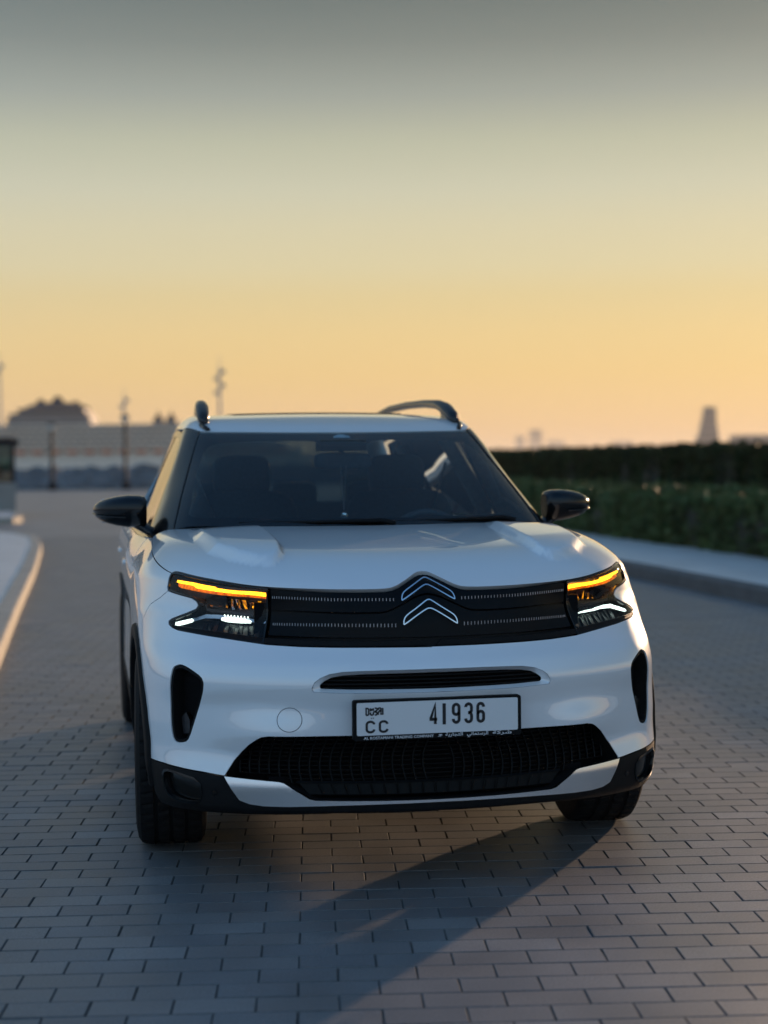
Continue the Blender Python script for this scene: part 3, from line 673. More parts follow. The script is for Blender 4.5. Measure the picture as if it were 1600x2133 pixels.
int_half = dg([(0, .4985), (10, .4985), (20.4, .498), (21.7, .487), (23, .463), (24.81, .414), (25.94, .3655), (18.9, .3555), (17.2, .335), (14.6, .299), (0, .297)])
intake = panel('lower_grille', FR, sym(int_half), [], M['void'], car, fold=0, off=-.10, step=.03)
ramp_strip('intake_wall', sym(int_half), sym(int_half), FR, -.002, -.10, M['plastic'], intake, n=200)
mb = MB()
def gridpt(a, z, off):
    p = FR(np.array([[a, z]]))[0]; return p+np.array([0, off, 0])
ih = sym(int_half); ins_poly = offset_poly(ih, .006)
zs = np.arange(.315, .497, .0135)
for zi, zz in enumerate(zs):
    L = np.linspace(-26, 26, 90); P = np.array(dg([(a, zz) for a in L])); ok = inside(P, ins_poly); q = FR(P)+np.array([0, .055+.03*(zz-.31), 0])
    for i in range(len(L)-1):
        if ok[i] and ok[i+1]:
            a, b = q[i], q[i+1]; h = .0016; V = [a+[0, 0, -h], b+[0, 0, -h], b+[0, 0, h], a+[0, 0, h]]; V += [v+np.array([0, .012, 0]) for v in V]
            mb.add([tuple(v) for v in V], [(0, 1, 2, 3), (4, 7, 6, 5), (0, 4, 5, 1), (3, 2, 6, 7)])
for ci, a0 in enumerate(np.arange(-25, 25.1, 1.25)):
    zz = np.arange(.302, .4975, .0135/2); P = np.array(dg([(a0+1.3*math.sin((z-.3)/.2*math.pi)*(1 if a0 > 0 else -1), z) for z in zz])); ok = inside(P, ins_poly)
    q = FR(P)+np.array([0, .050, 0]); w = .0022
    for i in range(len(zz)-1):
        if ok[i] and ok[i+1]:
            a, b = q[i], q[i+1]; V = [a+[-w, 0, 0], a+[w, 0, 0], b+[w, 0, 0], b+[-w, 0, 0]]; V += [v+np.array([0, .02, 0]) for v in V]
            mb.add([tuple(v) for v in V], [(0, 1, 2, 3), (4, 7, 6, 5), (0, 4, 7, 3), (1, 2, 6, 5)])
o = mb.build('grille_mesh', M['mesh'], intake); o['kind'] = 'stuff'
# lower crossbar of the intake with its own slots
mb = MB(); rows = [(.352, .046), (.346, .040), (.312, .030), (.306, .036)]
L = np.linspace(-16.6, 16.6, 50); V = []
for z, o_ in rows:
    q = FR(np.array(dg([(a*(1 if z > .33 else .9), z) for a in L])))+np.array([0, o_, 0]); V += [tuple(p) for p in q]
n = len(L); mb.add(V, [(r*n+i, r*n+i+1, ((r+1) % 4)*n+i+1, ((r+1) % 4)*n+i) for r in (0, 2, 3) for i in range(n-1)]); mb.build('crossbar', M['mesh'], intake, smooth=False)
mb = MB()
for a0 in np.arange(-14, 14.1, 1.55):
    q = FR(np.array(dg([(a0, .344), (a0*.96, .314)])))+np.array([0, .034, 0]); mb.tube([q[0], q[1]], .003, 4)
mb.build('crossbar_fins', M['mesh'], intake)['kind'] = 'stuff'
for cx_ in (-.21, .23):
    mb = MB(); mb.box((cx_, -.80, .42), (.012, .02, .15)); mb.box((cx_+.02, -.80, .42), (.006, .02, .15)); mb.build('grille_post', M['plastic'], intake)

# ---- number plate
PY = -.944
fr = MB()
def rrect(w, h, r, n=5):
    out = []
    for cx_, cz_, a0 in ((w/2-r, h/2-r, 0), (-w/2+r, h/2-r, 90), (-w/2+r, -h/2+r, 180), (w/2-r, -h/2+r, 270)):
        out += [(cx_+r*math.cos(R_(a0+90*i/n)), cz_+r*math.sin(R_(a0+90*i/n))) for i in range(n+1)]
    return out
zc = .5548
fr.prism([(x, z+zc) for x, z in rrect(.545, .128, .009)], PY, PY+.022)
frame = fr.build('plate_frame', M['plastic'], car)
pl = MB(); pl.prism([(x, z+.5595) for x, z in rrect(.522, .1035, .005)], PY-.0022, PY+.001)
plate = pl.build('number_plate', M['plate'], frame)
def strokes(lines, w, x0, z0, sx, sz, y, m, parent, name, cap=True):
    """letters drawn as bent flat bars: each line is a list of (u,v) in a unit cell"""
    mb = MB()
    for ln, closed in lines:
        ln = [p for i, p in enumerate(ln) if i == 0 or math.hypot(p[0]-ln[i-1][0], p[1]-ln[i-1][1]) > 1e-3]
        P = np.array([(x0+u*sx, z0+v*sz) for u, v in ln]); n = len(P); L_ = []; R__ = []
        for i in range(n):
            a = P[(i-1) % n] if (closed or i > 0) else None; b = P[(i+1) % n] if (closed or i < n-1) else None
            d1 = (P[i]-a)/np.linalg.norm(P[i]-a) if a is not None else None; d2 = (b-P[i])/np.linalg.norm(b-P[i]) if b is not None else None
            if d1 is None: d1 = d2
            if d2 is None: d2 = d1
            n1 = np.array([-d1[1], d1[0]]); n2 = np.array([-d2[1], d2[0]]); nn = n1+n2; nn /= np.linalg.norm(nn)+1e-9; k = 1/max(nn @ n1, .5)
            L_.append(P[i]+nn*k*w/2); R__.append(P[i]-nn*k*w/2)
        m_ = n if closed else n-1
        for i in range(m_):
            j = (i+1) % n; q = [L_[i], R__[i], R__[j], L_[j]]
            mb.add([(a, y, b) for a, b in q]+[(a, y+.0012, b) for a, b in q], [(0, 1, 2, 3), (4, 7, 6, 5), (0, 4, 5, 1), (1, 5, 6, 2), (2, 6, 7, 3), (3, 7, 4, 0)])
    return mb.weld().build(name, m, parent)
def arc(cx_, cz_, rx, rz, a0, a1, n=10): return [(cx_+rx*math.cos(R_(a)), cz_+rz*math.sin(R_(a))) for a in np.linspace(a0, a1, n)]
dig = {
 '4': [([(.72, 0), (.72, .98), (.10, .30), (.10, .24), (1.0, .24)], False)],
 '1': [([(.5, 0), (.5, 1.0)], False)],
 '9': [([(.08, .22)]+arc(.5, .20, .42, .16, 195, 360)+arc(.5, .80, .42, .16, 0, 180)+[(.08, .62)]+arc(.5, .60, .42, .16, 180, 355), False)],
 '3': [([(.08, .80)]+arc(.5, .80, .42, .16, 175, 0)+arc(.5, .64, .42, .13, 0, -70)+[(.45, .51)], False), ([(.45, .51)]+arc(.5, .36, .42, .15, 70, 0)+arc(.5, .20, .42, .16, 0, -185), False)],
 '6': [([(.92, .78)]+arc(.5, .80, .42, .16, 15, 180)+arc(.5, .20, .42, .16, 180, 360)+[(.92, .38)]+arc(.5, .40, .42, .16, 0, 175), False)]}
TY = PY-.0034
x = -.0255
for ch, adv in (('4', .0385), ('1', .0345), ('9', .0405), ('3', .0395), ('6', .04)):
    if ch == '1': strokes(dig[ch], .0105, x-.004, .534, .0215, .067, TY, M['ink'], plate, 'plate_digit')
    else: strokes(dig[ch], .0092, x, .5365, .0225, .0625, TY, M['ink'], plate, 'plate_digit')
    x += adv
for xx in (-.231, -.189):
    strokes([([(.95, .28)]+arc(.5, .28, .45, .24, 0, -180)+arc(.5, .72, .45, .24, 180, 0)+[(.95, .72)], False)], .0072, xx, .517, .0265, .036, TY, M['ink'], plate, 'plate_letter')
# emirate name in geometric stencil letters
du = [ # D U B A I with the cut forms of the plate
 ([(.04, .02), (.04, .98), (.13, .98), (.19, .85), (.19, .15), (.13, .02), (.04, .02)], False),
 ([(.29, .98), (.29, .55)], False), ([(.29, .40), (.29, .14), (.34, .02), (.40, .02), (.45, .14), (.45, .40)], False), ([(.36, .92), (.36, .62)], False), ([(.45, .98), (.45, .62)], False),
 ([(.53, .98), (.62, .98), (.66, .86), (.66, .68), (.61, .56), (.53, .56)], False), ([(.45, .50), (.56, .44), (.66, .36), (.66, .12), (.61, .02), (.53, .02)], False),
 ([(.73, .72), (.73, .92), (.79, .98), (.85, .98), (.89, .88), (.89, .50), (.76, .46), (.73, .30), (.73, .02)], False), ([(.89, .34), (.89, .02)], False), ([(.81, .74), (.81, .60)], False),
 ([(.99, .98), (.99, .02)], False)]
strokes(du, .0046, -.2335, .572, .0560, .0225, TY, M['ink'], plate, 'emirate_name')
mb = MB(); [mb.box((-.2145+i*.006, TY+.0006, .5625), (.003, .0012, .003)) for i in range(2)]; mb.build('emirate_dots', M['ink'], plate)
def text(body, size, x0, x1, z, y, m, parent, name, align='LEFT'):
    cu = bpy.data.curves.new(name, 'FONT'); cu.body = body; cu.size = size; cu.offset = size*.012; cu.extrude = .0004; cu.align_x = align; cu.resolution_u = 2
    o = bpy.data.objects.new(name+'_src', cu); COL.objects.link(o); bpy.context.view_layer.update()
    me = bpy.data.meshes.new_from_object(o.evaluated_get(bpy.context.evaluated_depsgraph_get())); bpy.data.objects.remove(o); bpy.data.curves.remove(cu)
    me.name = name; xs = [v.co.x for v in me.vertices]; a, b = min(xs), max(xs); k = (x1-x0)/(b-a)
    for v in me.vertices: v.co = Vector((x0+(v.co.x-a)*k, y-v.co.z, z+v.co.y))
    me.materials.clear(); me.materials.append(m)
    return link(bpy.data.objects.new(name, me), parent)
LY = PY-.0012
text('AL ROSTAMANI TRADING COMPANY', .0118, -.239, -.014, .4952, LY, M['lettering'], frame, 'frame_lettering')
words = ['\u0634\u0631\u0643\u0629', '\u0627\u0644\u0631\u0633\u062a\u0645\u0627\u0646\u064a', '\u0627\u0644\u062a\u062c\u0627\u0631\u064a\u0629']
# presentation forms, written right to left
forms = ['\ufe94\ufedb\ufeae\ufeb7', '\ufef2\ufee7\ufe8e\ufee4\ufe98\ufeb3\ufeae\ufedf\ufe8d', '\ufe94\ufbfe\ufead\ufe8e\ufea0\ufe98\ufedf\ufe8d']
forms[2] = '\ufe94\ufef3\ufead\ufe8e\ufea0\ufe98\ufedf\ufe8d'
for f_, (a, b) in zip(forms, ((.178, .240), (.094, .163), (.024, .080))):
    text(f_, .0145, a, b, .4965, LY, M['lettering'], frame, 'frame_lettering')
strokes([([(0, 0), (.5, .5), (.9, .9), (1, .45)], False), ([(.15, .75), (.55, .95), (.45, .35)], False), ([(.45, 0), (.8, .4)], False)], .0016, .0005, .4955, .012, .0075, LY, M['lettering'], frame, 'frame_emblem')

# ---- wheels
def wheel(x, y, sg, steer=0):
    w = empty('wheel_hub', (0, 0, 0)); bpy.data.objects.remove(w)
    R, W = .358, .246; nseg = 96; prof = []
    half = W/2
    # tread with three circumferential grooves, shoulders, sidewalls
    pr = [(.235, -half+.02), (.255, -half+.004), (.30, -half), (.332, -half+.006), (.349, -half+.018), (R-.003, -half+.034)]
    for c in (-.052, 0.0, .052):
        pr += [(R, c-.009), (R-.008, c-.006), (R-.008, c+.006), (R, c+.009)]
    pr += [(R-.003, half-.034), (.349, half-.018), (.332, half-.006), (.30, half), (.255, half-.004), (.235, half-.02)]
    V = []; F = []; m = len(pr)
    for i in range(nseg*2):
        a = 2*math.pi*i/(nseg*2)
        for j, (r, h) in enumerate(pr):
            rr = r; aa = a+(.10*abs(h)/half if r > .345 else .10 if r > .33 else 0)
            if r > R-.0045 and i % 4 == 0: rr = r-.006
            V.append((h, rr*math.cos(aa), rr*math.sin(aa)))
    nn = nseg*2
    for i in range(nn):
        for j in range(m-1): F.append((i*m+j, ((i+1) % nn)*m+j, ((i+1) % nn)*m+j+1, i*m+j+1))
    tyre = meshobj('wheel', V, F, M['rubber'], car)
    tyre.location = (x, y, R-.004); tyre.rotation_euler = (0, 0, steer)
    mb = MB(); o_ = sg*(half-.03)
    mb.lathe([(.236, -half+.02), (.228, -half+.03), (.222, 0), (.228, half-.03), (.236, half-.02)], 48, 'x'); mb.build('rim', M['alloy'], tyre, True)
    mb = MB(); mb.lathe([(.001, o_), (.06, o_), (.065, o_-sg*.03)], 24, 'x')
    for k in range(5):
        for d in (-.13, .13):
            a = 2*math.pi*k/5+d; b = 2*math.pi*k/5+d*1.5
            mb.tube([(o_-sg*.005, .05*math.cos(a), .05*math.sin(a)), (o_, .15*math.cos(a), .15*math.sin(a)), (o_-sg*.006, .226*math.cos(b), .226*math.sin(b))], [.016, .015, .017], 6)
    mb.build('spokes', M['alloy'], tyre, True)
    mb = MB(); mb.lathe([(.001, sg*.03), (.16, sg*.03), (.16, sg*.012), (.001, sg*.012)], 32, 'x'); mb.build('brake_disc', M['darkmetal'], tyre, True)
    return tyre
wheel(-.797, -.055, -1, R_(-3)); wheel(.797, -.055, 1, R_(-3)); wheel(-.797, 2.68, -1); wheel(.797, 2.68, 1)

# ---- wheel arch cladding, doors, sill, tail
def ring_side(yc, s, r0, r1, z0, off, name):
    n = 30; rows = []
    for r, o_ in ((r1+.004, -.002), (r1-.003, off), (r0+.006, off), (r0, off-.006), (r0, -.05)):
        a0 = math.asin((z0-ARC[1])/r) if abs((z0-ARC[1])/r) < 1 else 0
        A = np.linspace(math.pi-a0, a0, n); P = np.stack([yc+r*np.cos(A), ARC[1]+r*np.sin(A)], 1); q = SD(P); q[:, 0] += o_; rows.append(q)
    V = [(p[0]*s, p[1], p[2]) for q in rows for p in q]
    return meshobj(name, V, [(r*n+i, r*n+i+1, (r+1)*n+i+1, (r+1)*n+i) for r in range(len(rows)-1) for i in range(n-1)], M['plastic'], car, smooth=True)
for s in (1, -1):
    for yc in (-.055, 2.68): ring_side(yc, s, .385, .436, .285, .010, 'arch_trim')
    mb_ = lambda L: [(a, b) for a, b in L]
    def SDs(P): q = SD(P); q[:, 0] *= s; return q
    ra = [(2.68-.432*math.cos(t), .355+.432*math.sin(t)) for t in np.linspace(.15, math.pi/2+.9, 22)]
    zt = 1.07
    d1 = [(.568, .42), (1.64, .42), (1.64, zt), (.568, zt)]
    fd = panel('front_door', SDs, d1, [], M['paint'], car, fold=.014, gap=.002, step=.03)
    rr = [(2.68-.44*math.cos(t), .355+.44*math.sin(t)) for t in np.linspace(.16, 1.02, 10)]
    d2 = [(1.644, .42), (2.29, .42)]+rr[0:]+[(2.56, .80), (2.62, zt), (1.644, zt)]
    rd = panel('rear_door', SDs, d2, [], M['paint'], car, fold=.014, gap=.002, step=.03)
    qa = [(2.68-.432*math.cos(t), .355+.432*math.sin(t)) for t in np.linspace(1.07, math.pi-.16, 20)]
    qp = [(2.624, zt), (2.56, .80)]+qa+[(3.38, .42), (3.42, zt)]
    panel('rear_wing', SDs, qp, [], M['paint'], car, fold=.014, gap=.002, step=.03)
    panel('sill', SDs, [(.40, .235), (2.33, .235), (2.33, .418), (.40, .418)], [], M['plastic'], car, fold=.05, step=.04, off=.004)
    for yy, par in ((1.40, fd), (2.42, rd)):
        q = SD(np.array([[yy-.1, .93], [yy-.06, .93], [yy+.06, .93], [yy+.1, .93]])); off = [-.004, -.001, -.001, -.004]
        MB().tube([(s*(p[0]+o_), p[1], p[2]) for p, o_ in zip(q, off)], .011, 8, sy=1.2).build('handle', M['paint'], par, True)
    # shoulder ledge that closes the gap to the side windows
    n = 40; yy = np.linspace(.50, 3.4, n); a = SD(np.stack([yy, 0*yy+1.068], 1)); b = np.array([gside(y, 1.075) for y in yy]); b[:, 0] -= .02; a[:, 0] -= .004
    meshobj('waist_trim', [(p[0]*s, p[1], p[2]) for p in a]+[(p[0]*s, p[1], p[2]+.003) for p in b], [(i, i+1, n+i+1, n+i) for i in range(n-1)], M['gloss'], car, smooth=True)
def RD(p):
    th = p[:, 0]/KT; O = np.stack([0*th, 0*th+2.4, p[:, 1]], 1); D = np.stack([np.sin(th), np.cos(th), 0*th], 1); return bis(S, O, D, 2.2, .25)
panel('tailgate', RD, [(-.95, .55), (.95, .55), (1.0, 1.07), (-1.0, 1.07)], [], M['paint'], car, fold=.01, step=.04)
panel('rear_bumper', RD, [(-1.05, .24), (1.05, .24), (1.05, .545), (-1.05, .545)], [], M['plastic'], car, fold=.02, step=.04)
for s in (1, -1): panel('tail_lamp', RD, [(s*.62, .84), (s*1.02, .84), (s*1.02, .97), (s*.62, .97)], [], M['tail'], car, fold=.02, off=.006, step=.04)
# floor pan, bulkheads, wheel houses
mb = MB(); mb.box((0, 1.4, .30), (1.66, 1.86, .14)); mb.box((0, -.50, .31), (1.04, .58, .10)); mb.box((0, .2, .34), (1.0, .8, .12)); mb.box((0, 2.9, .42), (1.0, 1.1, .16)); mb.build('floor_pan', M['void'], car)
mb = MB(); mb.box((0, .47, .72), (1.70, .06, .64)); mb.box((0, -.66, .66), (1.1, .02, .5)); mb.box((0, .0, .98), (1.1, .9, .02)); mb.build('bulkhead', M['void'], car)
for s in (1, -1):
    for y0 in (-.055, 2.68):
        mb = MB(); n = 16
        A = np.linspace(-.1, math.pi+.1, n); V = [(s*.62, y0+.40*math.cos(a), .355+.40*math.sin(a)) for a in A]+[(s*.90, y0+.40*math.cos(a), .355+.40*math.sin(a)) for a in A]
        mb.add(V, [(i, i+1, n+i+1, n+i) for i in range(n-1)]); mb.F.append(tuple(k for k in range(n)))
        mb.build('wheel_house', M['void'], car)
# inner liner behind the nose skin so that gaps read dark
lin = panel('nose_liner', FR, sym(dg([(0, .96), (20, .955), (38, .96), (44, .90), (44, .50), (38, .40), (26, .40), (25, .50), (0, .52)])), [], M['void'], car, fold=0, off=-.11, step=.05)

# ---- cabin: windscreen, pillars, roof, side windows
def wsy(x, v): return .25+.36*x*x+.752*v
def ws(x, v):                                             # point on the screen, v 0 bottom .. 1 header
    y = wsy(x, v); return to_gh(bis(G, np.array([[x, y, .98]]), np.array([[0, 0, 1.]]), .8, .01)[0])
edge_v = np.linspace(0, 1, 14)
def ex(v): return .752-.135*v-.018*v*v                    # half width of the glass
ws_half = [ws(x, .965) for x in np.linspace(0, ex(1)-.03, 12)]+[ws(ex(v), v*.975) for v in edge_v[::-1]]+[ws(x, 0.0) for x in np.linspace(ex(0), 0, 14)[1:]]
ws_half[0] = (0, ws_half[0][1]); ws_half[-1] = (0, ws_half[-1][1])
screen_poly = sym(ws_half)
screen = panel('windscreen', GH, screen_poly, [], M['wsglass'], car, fold=0, gap=.003, step=.03, edge=.02)
# black border of the glass with the sensor hump
vis_half = [ws(x, v) for x, v in [(0, .785), (.07, .785), (.105, .80), (.125, .835), (.16, .85), (.30, .850), (.45, .835), (.54, .81), (.575, .775), (.60, .70), (.645, .45), (.675, .20), (.69, .115), (.675, .088), (.62, .075), (.4, .066), (.2, .062), (0, .062)]]
vis_half[0] = (0, vis_half[0][1]); vis_half[-1] = (0, vis_half[-1][1])
panel('glass_border', GH, screen_poly, [sym(vis_half)], M['frit'], screen, fold=0, off=-.005, gap=.004, step=.03, edge=.02)
tri_ = [ws(-.038, .885), ws(.038, .885), ws(.034, .91), ws(.010, .938), ws(-.010, .938), ws(-.034, .91)]
panel('camera_window', GH, tri_, [], M['lettering'], screen, fold=0, off=-.0025, step=.02)
mb = MB(); mb.box((0, .95, 1.44), (.20, .14, .05)); mb.build('sensor_housing', M['dash'], screen)
# wing pillars
wf = [(.72, 1.085), (.80, 1.15), (.98, 1.29), (1.11, 1.385), (1.20, 1.447), (1.29, 1.482)]  # front edge of the side glass (y, z)
for s in (1, -1):
    pil = [ws(ex(v), v*.975) for v in edge_v]+[to_gh(gside(1.24, 1.522)), to_gh(gside(1.33, 1.517))]+[to_gh(gside(y, z)) for y, z in wf[::-1]]+[to_gh(gside(.60, 1.075)), to_gh(gside(.50, 1.075))]
    panel('front_pillar', GH, pil if s > 0 else mir(pil), [], M['gloss'], car, fold=.01, gap=.0015, edge=.015)
    seal = [(ex(v), v*.975) for v in edge_v]
    MB().tube([GH(np.array([(lambda q: (q[0]*s, q[1]))(ws(a, b))]))[0]+np.array([0, 0, .002]) for a, b in seal], .0035, 5).build('glass_trim', M['rail'], car, True)
    def gpoly(L): 
        r = [to_gh(gside(y, z)) for y, z in L]; return r if s > 0 else mir(r)
    top = lambda y: float(np.interp(y, [1.29, 1.6, 2.2, 2.8, 3.1], [1.482, 1.500, 1.502, 1.478, 1.45]))
    w1 = wf+[(1.45, top(1.45)), (1.62, top(1.62)), (1.58, 1.30), (1.56, 1.085)]
    w2 = [(1.68, 1.085), (1.69, 1.30), (1.70, top(1.70)), (2.0, top(2.0)), (2.35, top(2.35)), (2.62, top(2.62)), (2.66, 1.30), (2.60, 1.085)]
    w3 = [(2.70, 1.10), (2.72, top(2.72)-.01), (3.0, 1.44), (3.06, 1.30), (2.98, 1.12)]
    for L, nm in ((w1, 'front_side_window'), (w2, 'rear_side_window'), (w3, 'quarter_window')): panel(nm, GH, gpoly(L), [], M['sideglass'], car, fold=0, off=-.002, edge=.02, step=.05)
    frm = [(.60, 1.075), (.72, 1.075)]+[(3.1, 1.075), (3.2, 1.30), (3.08, 1.47), (2.8, 1.502), (2.2, 1.523), (1.6, 1.521), (1.32, 1.505)]+wf[::-1]
    panel('window_frame', GH, gpoly(frm), [offset_poly(gpoly(w1), .006), offset_poly(gpoly(w2), .006), offset_poly(gpoly(w3), .006)], M['gloss'], car, fold=.008, edge=.02, step=.05)
roof_half = [ws(x, .965) for x in np.linspace(0, ex(1)-.03, 12)]+[ws(ex(1), .985), to_gh(gside(1.24, 1.524))]+[to_gh(gside(y, z)) for y, z in [(1.33, 1.519), (1.6, 1.526), (2.2, 1.528), (2.8, 1.508), (3.12, 1.48)]]+[(to_gh(gside(3.12, 1.48))[0]*k, 3.14+.06*(1-k)) for k in np.linspace(.9, 0, 10)]
roof_half[0] = (0, roof_half[0][1]); roof_half[-1] = (0, roof_half[-1][1])
roofp = panel('roof', GH, sym(roof_half), [], M['paint'], car, fold=.012, gap=.0015, step=.035, edge=.02)
sr = [(-.40, 1.62), (.40, 1.62), (.43, 2.0), (.43, 2.7), (-.43, 2.7), (-.43, 2.0)]
def top_dom(x, y): return to_gh(bis(G, np.array([[x, y, 1.1]]), np.array([[0, 0, 1.]]), .8, .01)[0])
panel('sunroof', GH, [top_dom(x, y) for x, y in resample(sr, .05)], [], M['gloss'], roofp, fold=.004, off=.004, step=.05)
rear_dom = [(-.30, 3.22), (.30, 3.22)]
mb = MB(); A = [gside(y, z) for y, z in ((3.17, 1.50), (3.28, 1.36), (3.42, 1.10))]
V = []
for q in A:
    for t in np.linspace(-1, 1, 13): V.append((q[0]*.9*t, q[1]+.10*(1-t*t), q[2]))
meshobj('rear_window', V, [(r*13+i, r*13+i+1, (r+1)*13+i+1, (r+1)*13+i) for r in range(2) for i in range(12)], M['rearglass'], car, smooth=True)
mb = MB()
for s in (1, -1): mb.tube([(s*A[0][0]*.93, A[0][1], A[0][2]), (s*A[1][0]*.95, A[1][1], A[1][2]), (s*A[2][0]*.95, A[2][1], A[2][2])], [.05, .07, .08], 8)
mb.tube([(-.6, 3.17, 1.51), (0, 3.26, 1.535), (.6, 3.17, 1.51)], .025, 8)
mb.build('rear_pillars', M['lightcloth'], car, True)
# roof rails
for s in (1, -1):
    pts = [(.572, 1.20, 1.546), (.570, 1.27, 1.576), (.566, 1.38, 1.612), (.560, 1.52, 1.636), (.549, 1.75, 1.648), (.528, 2.1, 1.652), (.507, 2.45, 1.645), (.494, 2.65, 1.625), (.485, 2.80, 1.585)]
    rad = [.014, .026, .029, .024, .021, .020, .020, .020, .012]
    P = [(s*a, b, c) for a, b, c in pts]
    rl = MB().tube(P, rad, 10, sx=1.15, sy=.95).build('roof_rail', M['rail'], car, True)
    mb = MB(); mb.prism([(y, z) for y, z in [(1.20, 1.545), (1.28, 1.575), (1.40, 1.612), (1.50, 1.628), (1.46, 1.60), (1.44, 1.575)]], -.014, .014, fn=lambda v: (s*.569+v[1], v[0], v[2])); mb.build('rail_foot', M['rail'], rl)
    mb = MB(); mb.tube([(s*.585, 1.18, 1.536), (s*.56, 1.10, 1.512)], [.012, .010], 6); mb.build('rail_clip', M['gloss'], rl, True)
# wipers and cowl
mb = MB(); n = 30; xx = np.linspace(-.70, .70, n); V = [(x, .19+.36*x*x, 1.098) for x in xx]+[(x, .30+.36*x*x, 1.122) for x in xx]
meshobj('cowl', V, [(i, i+1, n+i+1, n+i) for i in range(n-1)], M['plastic'], car, smooth=True)
for x0, x1 in ((.10, -.50), (.62, .08)):
    y = lambda x: .262+.36*x*x
    w = MB().tube([(x0, y(x0)-.02, 1.125), (x0-.05, y(x0-.05), 1.137), (x0*.5+x1*.5, y(x0*.5+x1*.5)+.008, 1.134), (x1, y(x1)+.014, 1.132)], [.013, .012, .007, .005], 6).build('wiper', M['plastic'], car, True)
# door mirrors
for s in (1, -1):
    sec = [ # x, z centre, half height, y centre, half depth
     (.845, 1.172, .050, .735, .060), (.852, 1.173, .060, .735, .078), (.875, 1.1735, .066, .735, .090), (.92, 1.175, .066, .738, .094), (.965, 1.176, .060, .745, .09), (1.005, 1.1765, .050, .755, .08), (1.035, 1.177, .037, .768, .062), (1.052, 1.177, .024, .78, .042), (1.060, 1.177, .008, .79, .012)]
    V = []; n = 22
    for x_, zc_, hh, yc_, hd in sec:
        for k in range(n):
            a = 2*math.pi*k/n; c, d = math.cos(a), math.sin(a); e = .72
            py = np.sign(c)*abs(c)**e*hd; pz = np.sign(d)*abs(d)**e*hh
            if pz < 0: py *= 1+.25*pz/hh
            V.append((s*x_, yc_+py*(1 if py < 0 else .75), zc_+pz+(.012 if d > 0 else 0)*max(0, c*-1)*0))
    F = [(r*n+i, r*n+(i+1) % n, (r+1)*n+(i+1) % n, (r+1)*n+i) for r in range(len(sec)-1) for i in range(n)]+[tuple(range(n)), tuple((len(sec)-1)*n+i for i in range(n))]
    mi = meshobj('door_mirror', V, F, M['gloss'], car, smooth=True)
    mi['label'] = 'black door mirror on the right of the picture' if s > 0 else 'black door mirror on the left of the picture'
    mi.data.polygons[len(F)-2].use_smooth = False
    MB().tube([(s*.80, .70, 1.065), (s*.83, .71, 1.090), (s*.862, .735, 1.112), (s*.90, .735, 1.128)], [.030, .028, .034, .030], 10, sx=1.3, sy=.62).build('mirror_arm', M['gloss'], mi, True)
    mb = MB(); mb.tube([(s*.93, .648, 1.152), (s*1.0, .672, 1.153), (s*1.043, .72, 1.158), (s*1.061, .78, 1.166)], [.003, .0045, .0045, .003], 6); mb.build('repeater', M['gloss'], mi, True)
    mb = MB(); mb.box((s*.95, .822, 1.175), (.15, .006, .10)); mb.build('mirror_glass', M['reflector'], mi)

# ---- seats, dashboard, mirror and belt seen through the screen
mb = MB(); n = 24; rows = [(.30, 1.06), (.42, 1.075), (.60, 1.07), (.80, 1.045), (.86, .95), (.86, .75)]
xx = np.linspace(-.70, .70, n); mb.add([(x, y+.22*x*x*(1 if y < .7 else .2), z+.03*math.exp(-((x-.37)/.16)**2)*(1 if .5 < y < .85 else 0)) for y, z in rows for x in xx], [(r*n+i, r*n+i+1, (r+1)*n+i+1, (r+1)*n+i) for r in range(len(rows)-1) for i in range(n-1)])
mb.build('dashboard', M['dash'], car, True)
mb = MB(); t = np.linspace(0, 2*math.pi, 26); mb.tube([(.37+.18*math.cos(a), .98-.07*math.sin(a), .98+.165*math.sin(a)) for a in t], .016, 8, cap=False); mb.tube([(.20, .98, .98), (.54, .98, .98)], .022, 6); mb.build('steering_wheel', M['dash'], car, True)
def cushion(mb, c, d, k=.55, n=14, tilt=0):
    V = []; F = []
    for i in range(n+1):
        th = -math.pi/2+math.pi*i/n
        for j in range(2*n):
            ph = 2*math.pi*j/(2*n); f = lambda q: np.sign(q)*abs(q)**k
            p = [f(math.cos(th))*f(math.cos(ph))*d[0]/2, f(math.cos(th))*f(math.sin(ph))*d[1]/2, f(math.sin(th))*d[2]/2]
            y, z = p[1]*math.cos(tilt)-p[2]*math.sin(tilt), p[1]*math.sin(tilt)+p[2]*math.cos(tilt); V.append((p[0]+c[0], y+c[1], z+c[2]))
    for i in range(n):
        for j in range(2*n): F.append((i*2*n+j, i*2*n+(j+1) % (2*n), (i+1)*2*n+(j+1) % (2*n), (i+1)*2*n+j))
    mb.add(V, F)
for s in (1, -1):
    mb = MB(); cushion(mb, (s*.37, 1.50, .93), (.52, .17, .62), .4, tilt=-.26); seat = mb.build('front_seat', M['seat'], car, True)
    mb = MB(); cushion(mb, (s*.37, 1.60, 1.305), (.27, .11, .19), .45, tilt=-.15); mb.build('headrest', M['seat'], seat, True)
    mb = MB(); [mb.tube([(s*.37+d, 1.58, 1.15), (s*.37+d, 1.60, 1.28)], .007, 6) for d in (-.06, .06)]; mb.build('headrest_post', M['chrome'], seat, True)
    mb = MB(); cushion(mb, (s*.37, 1.25, .62), (.50, .52, .16), .45); mb.build('seat_base', M['seat'], seat, True)
mb = MB(); cushion(mb, (0, 2.42, .88), (1.30, .16, .56), .35, tilt=-.25); rs = mb.build('rear_seat', M['seat'], car, True)
for x_ in (-.40, 0, .40):
    mb = MB(); cushion(mb, (x_, 2.53, 1.19), (.24, .09, .15), .45); mb.build('headrest', M['seat'], rs, True)
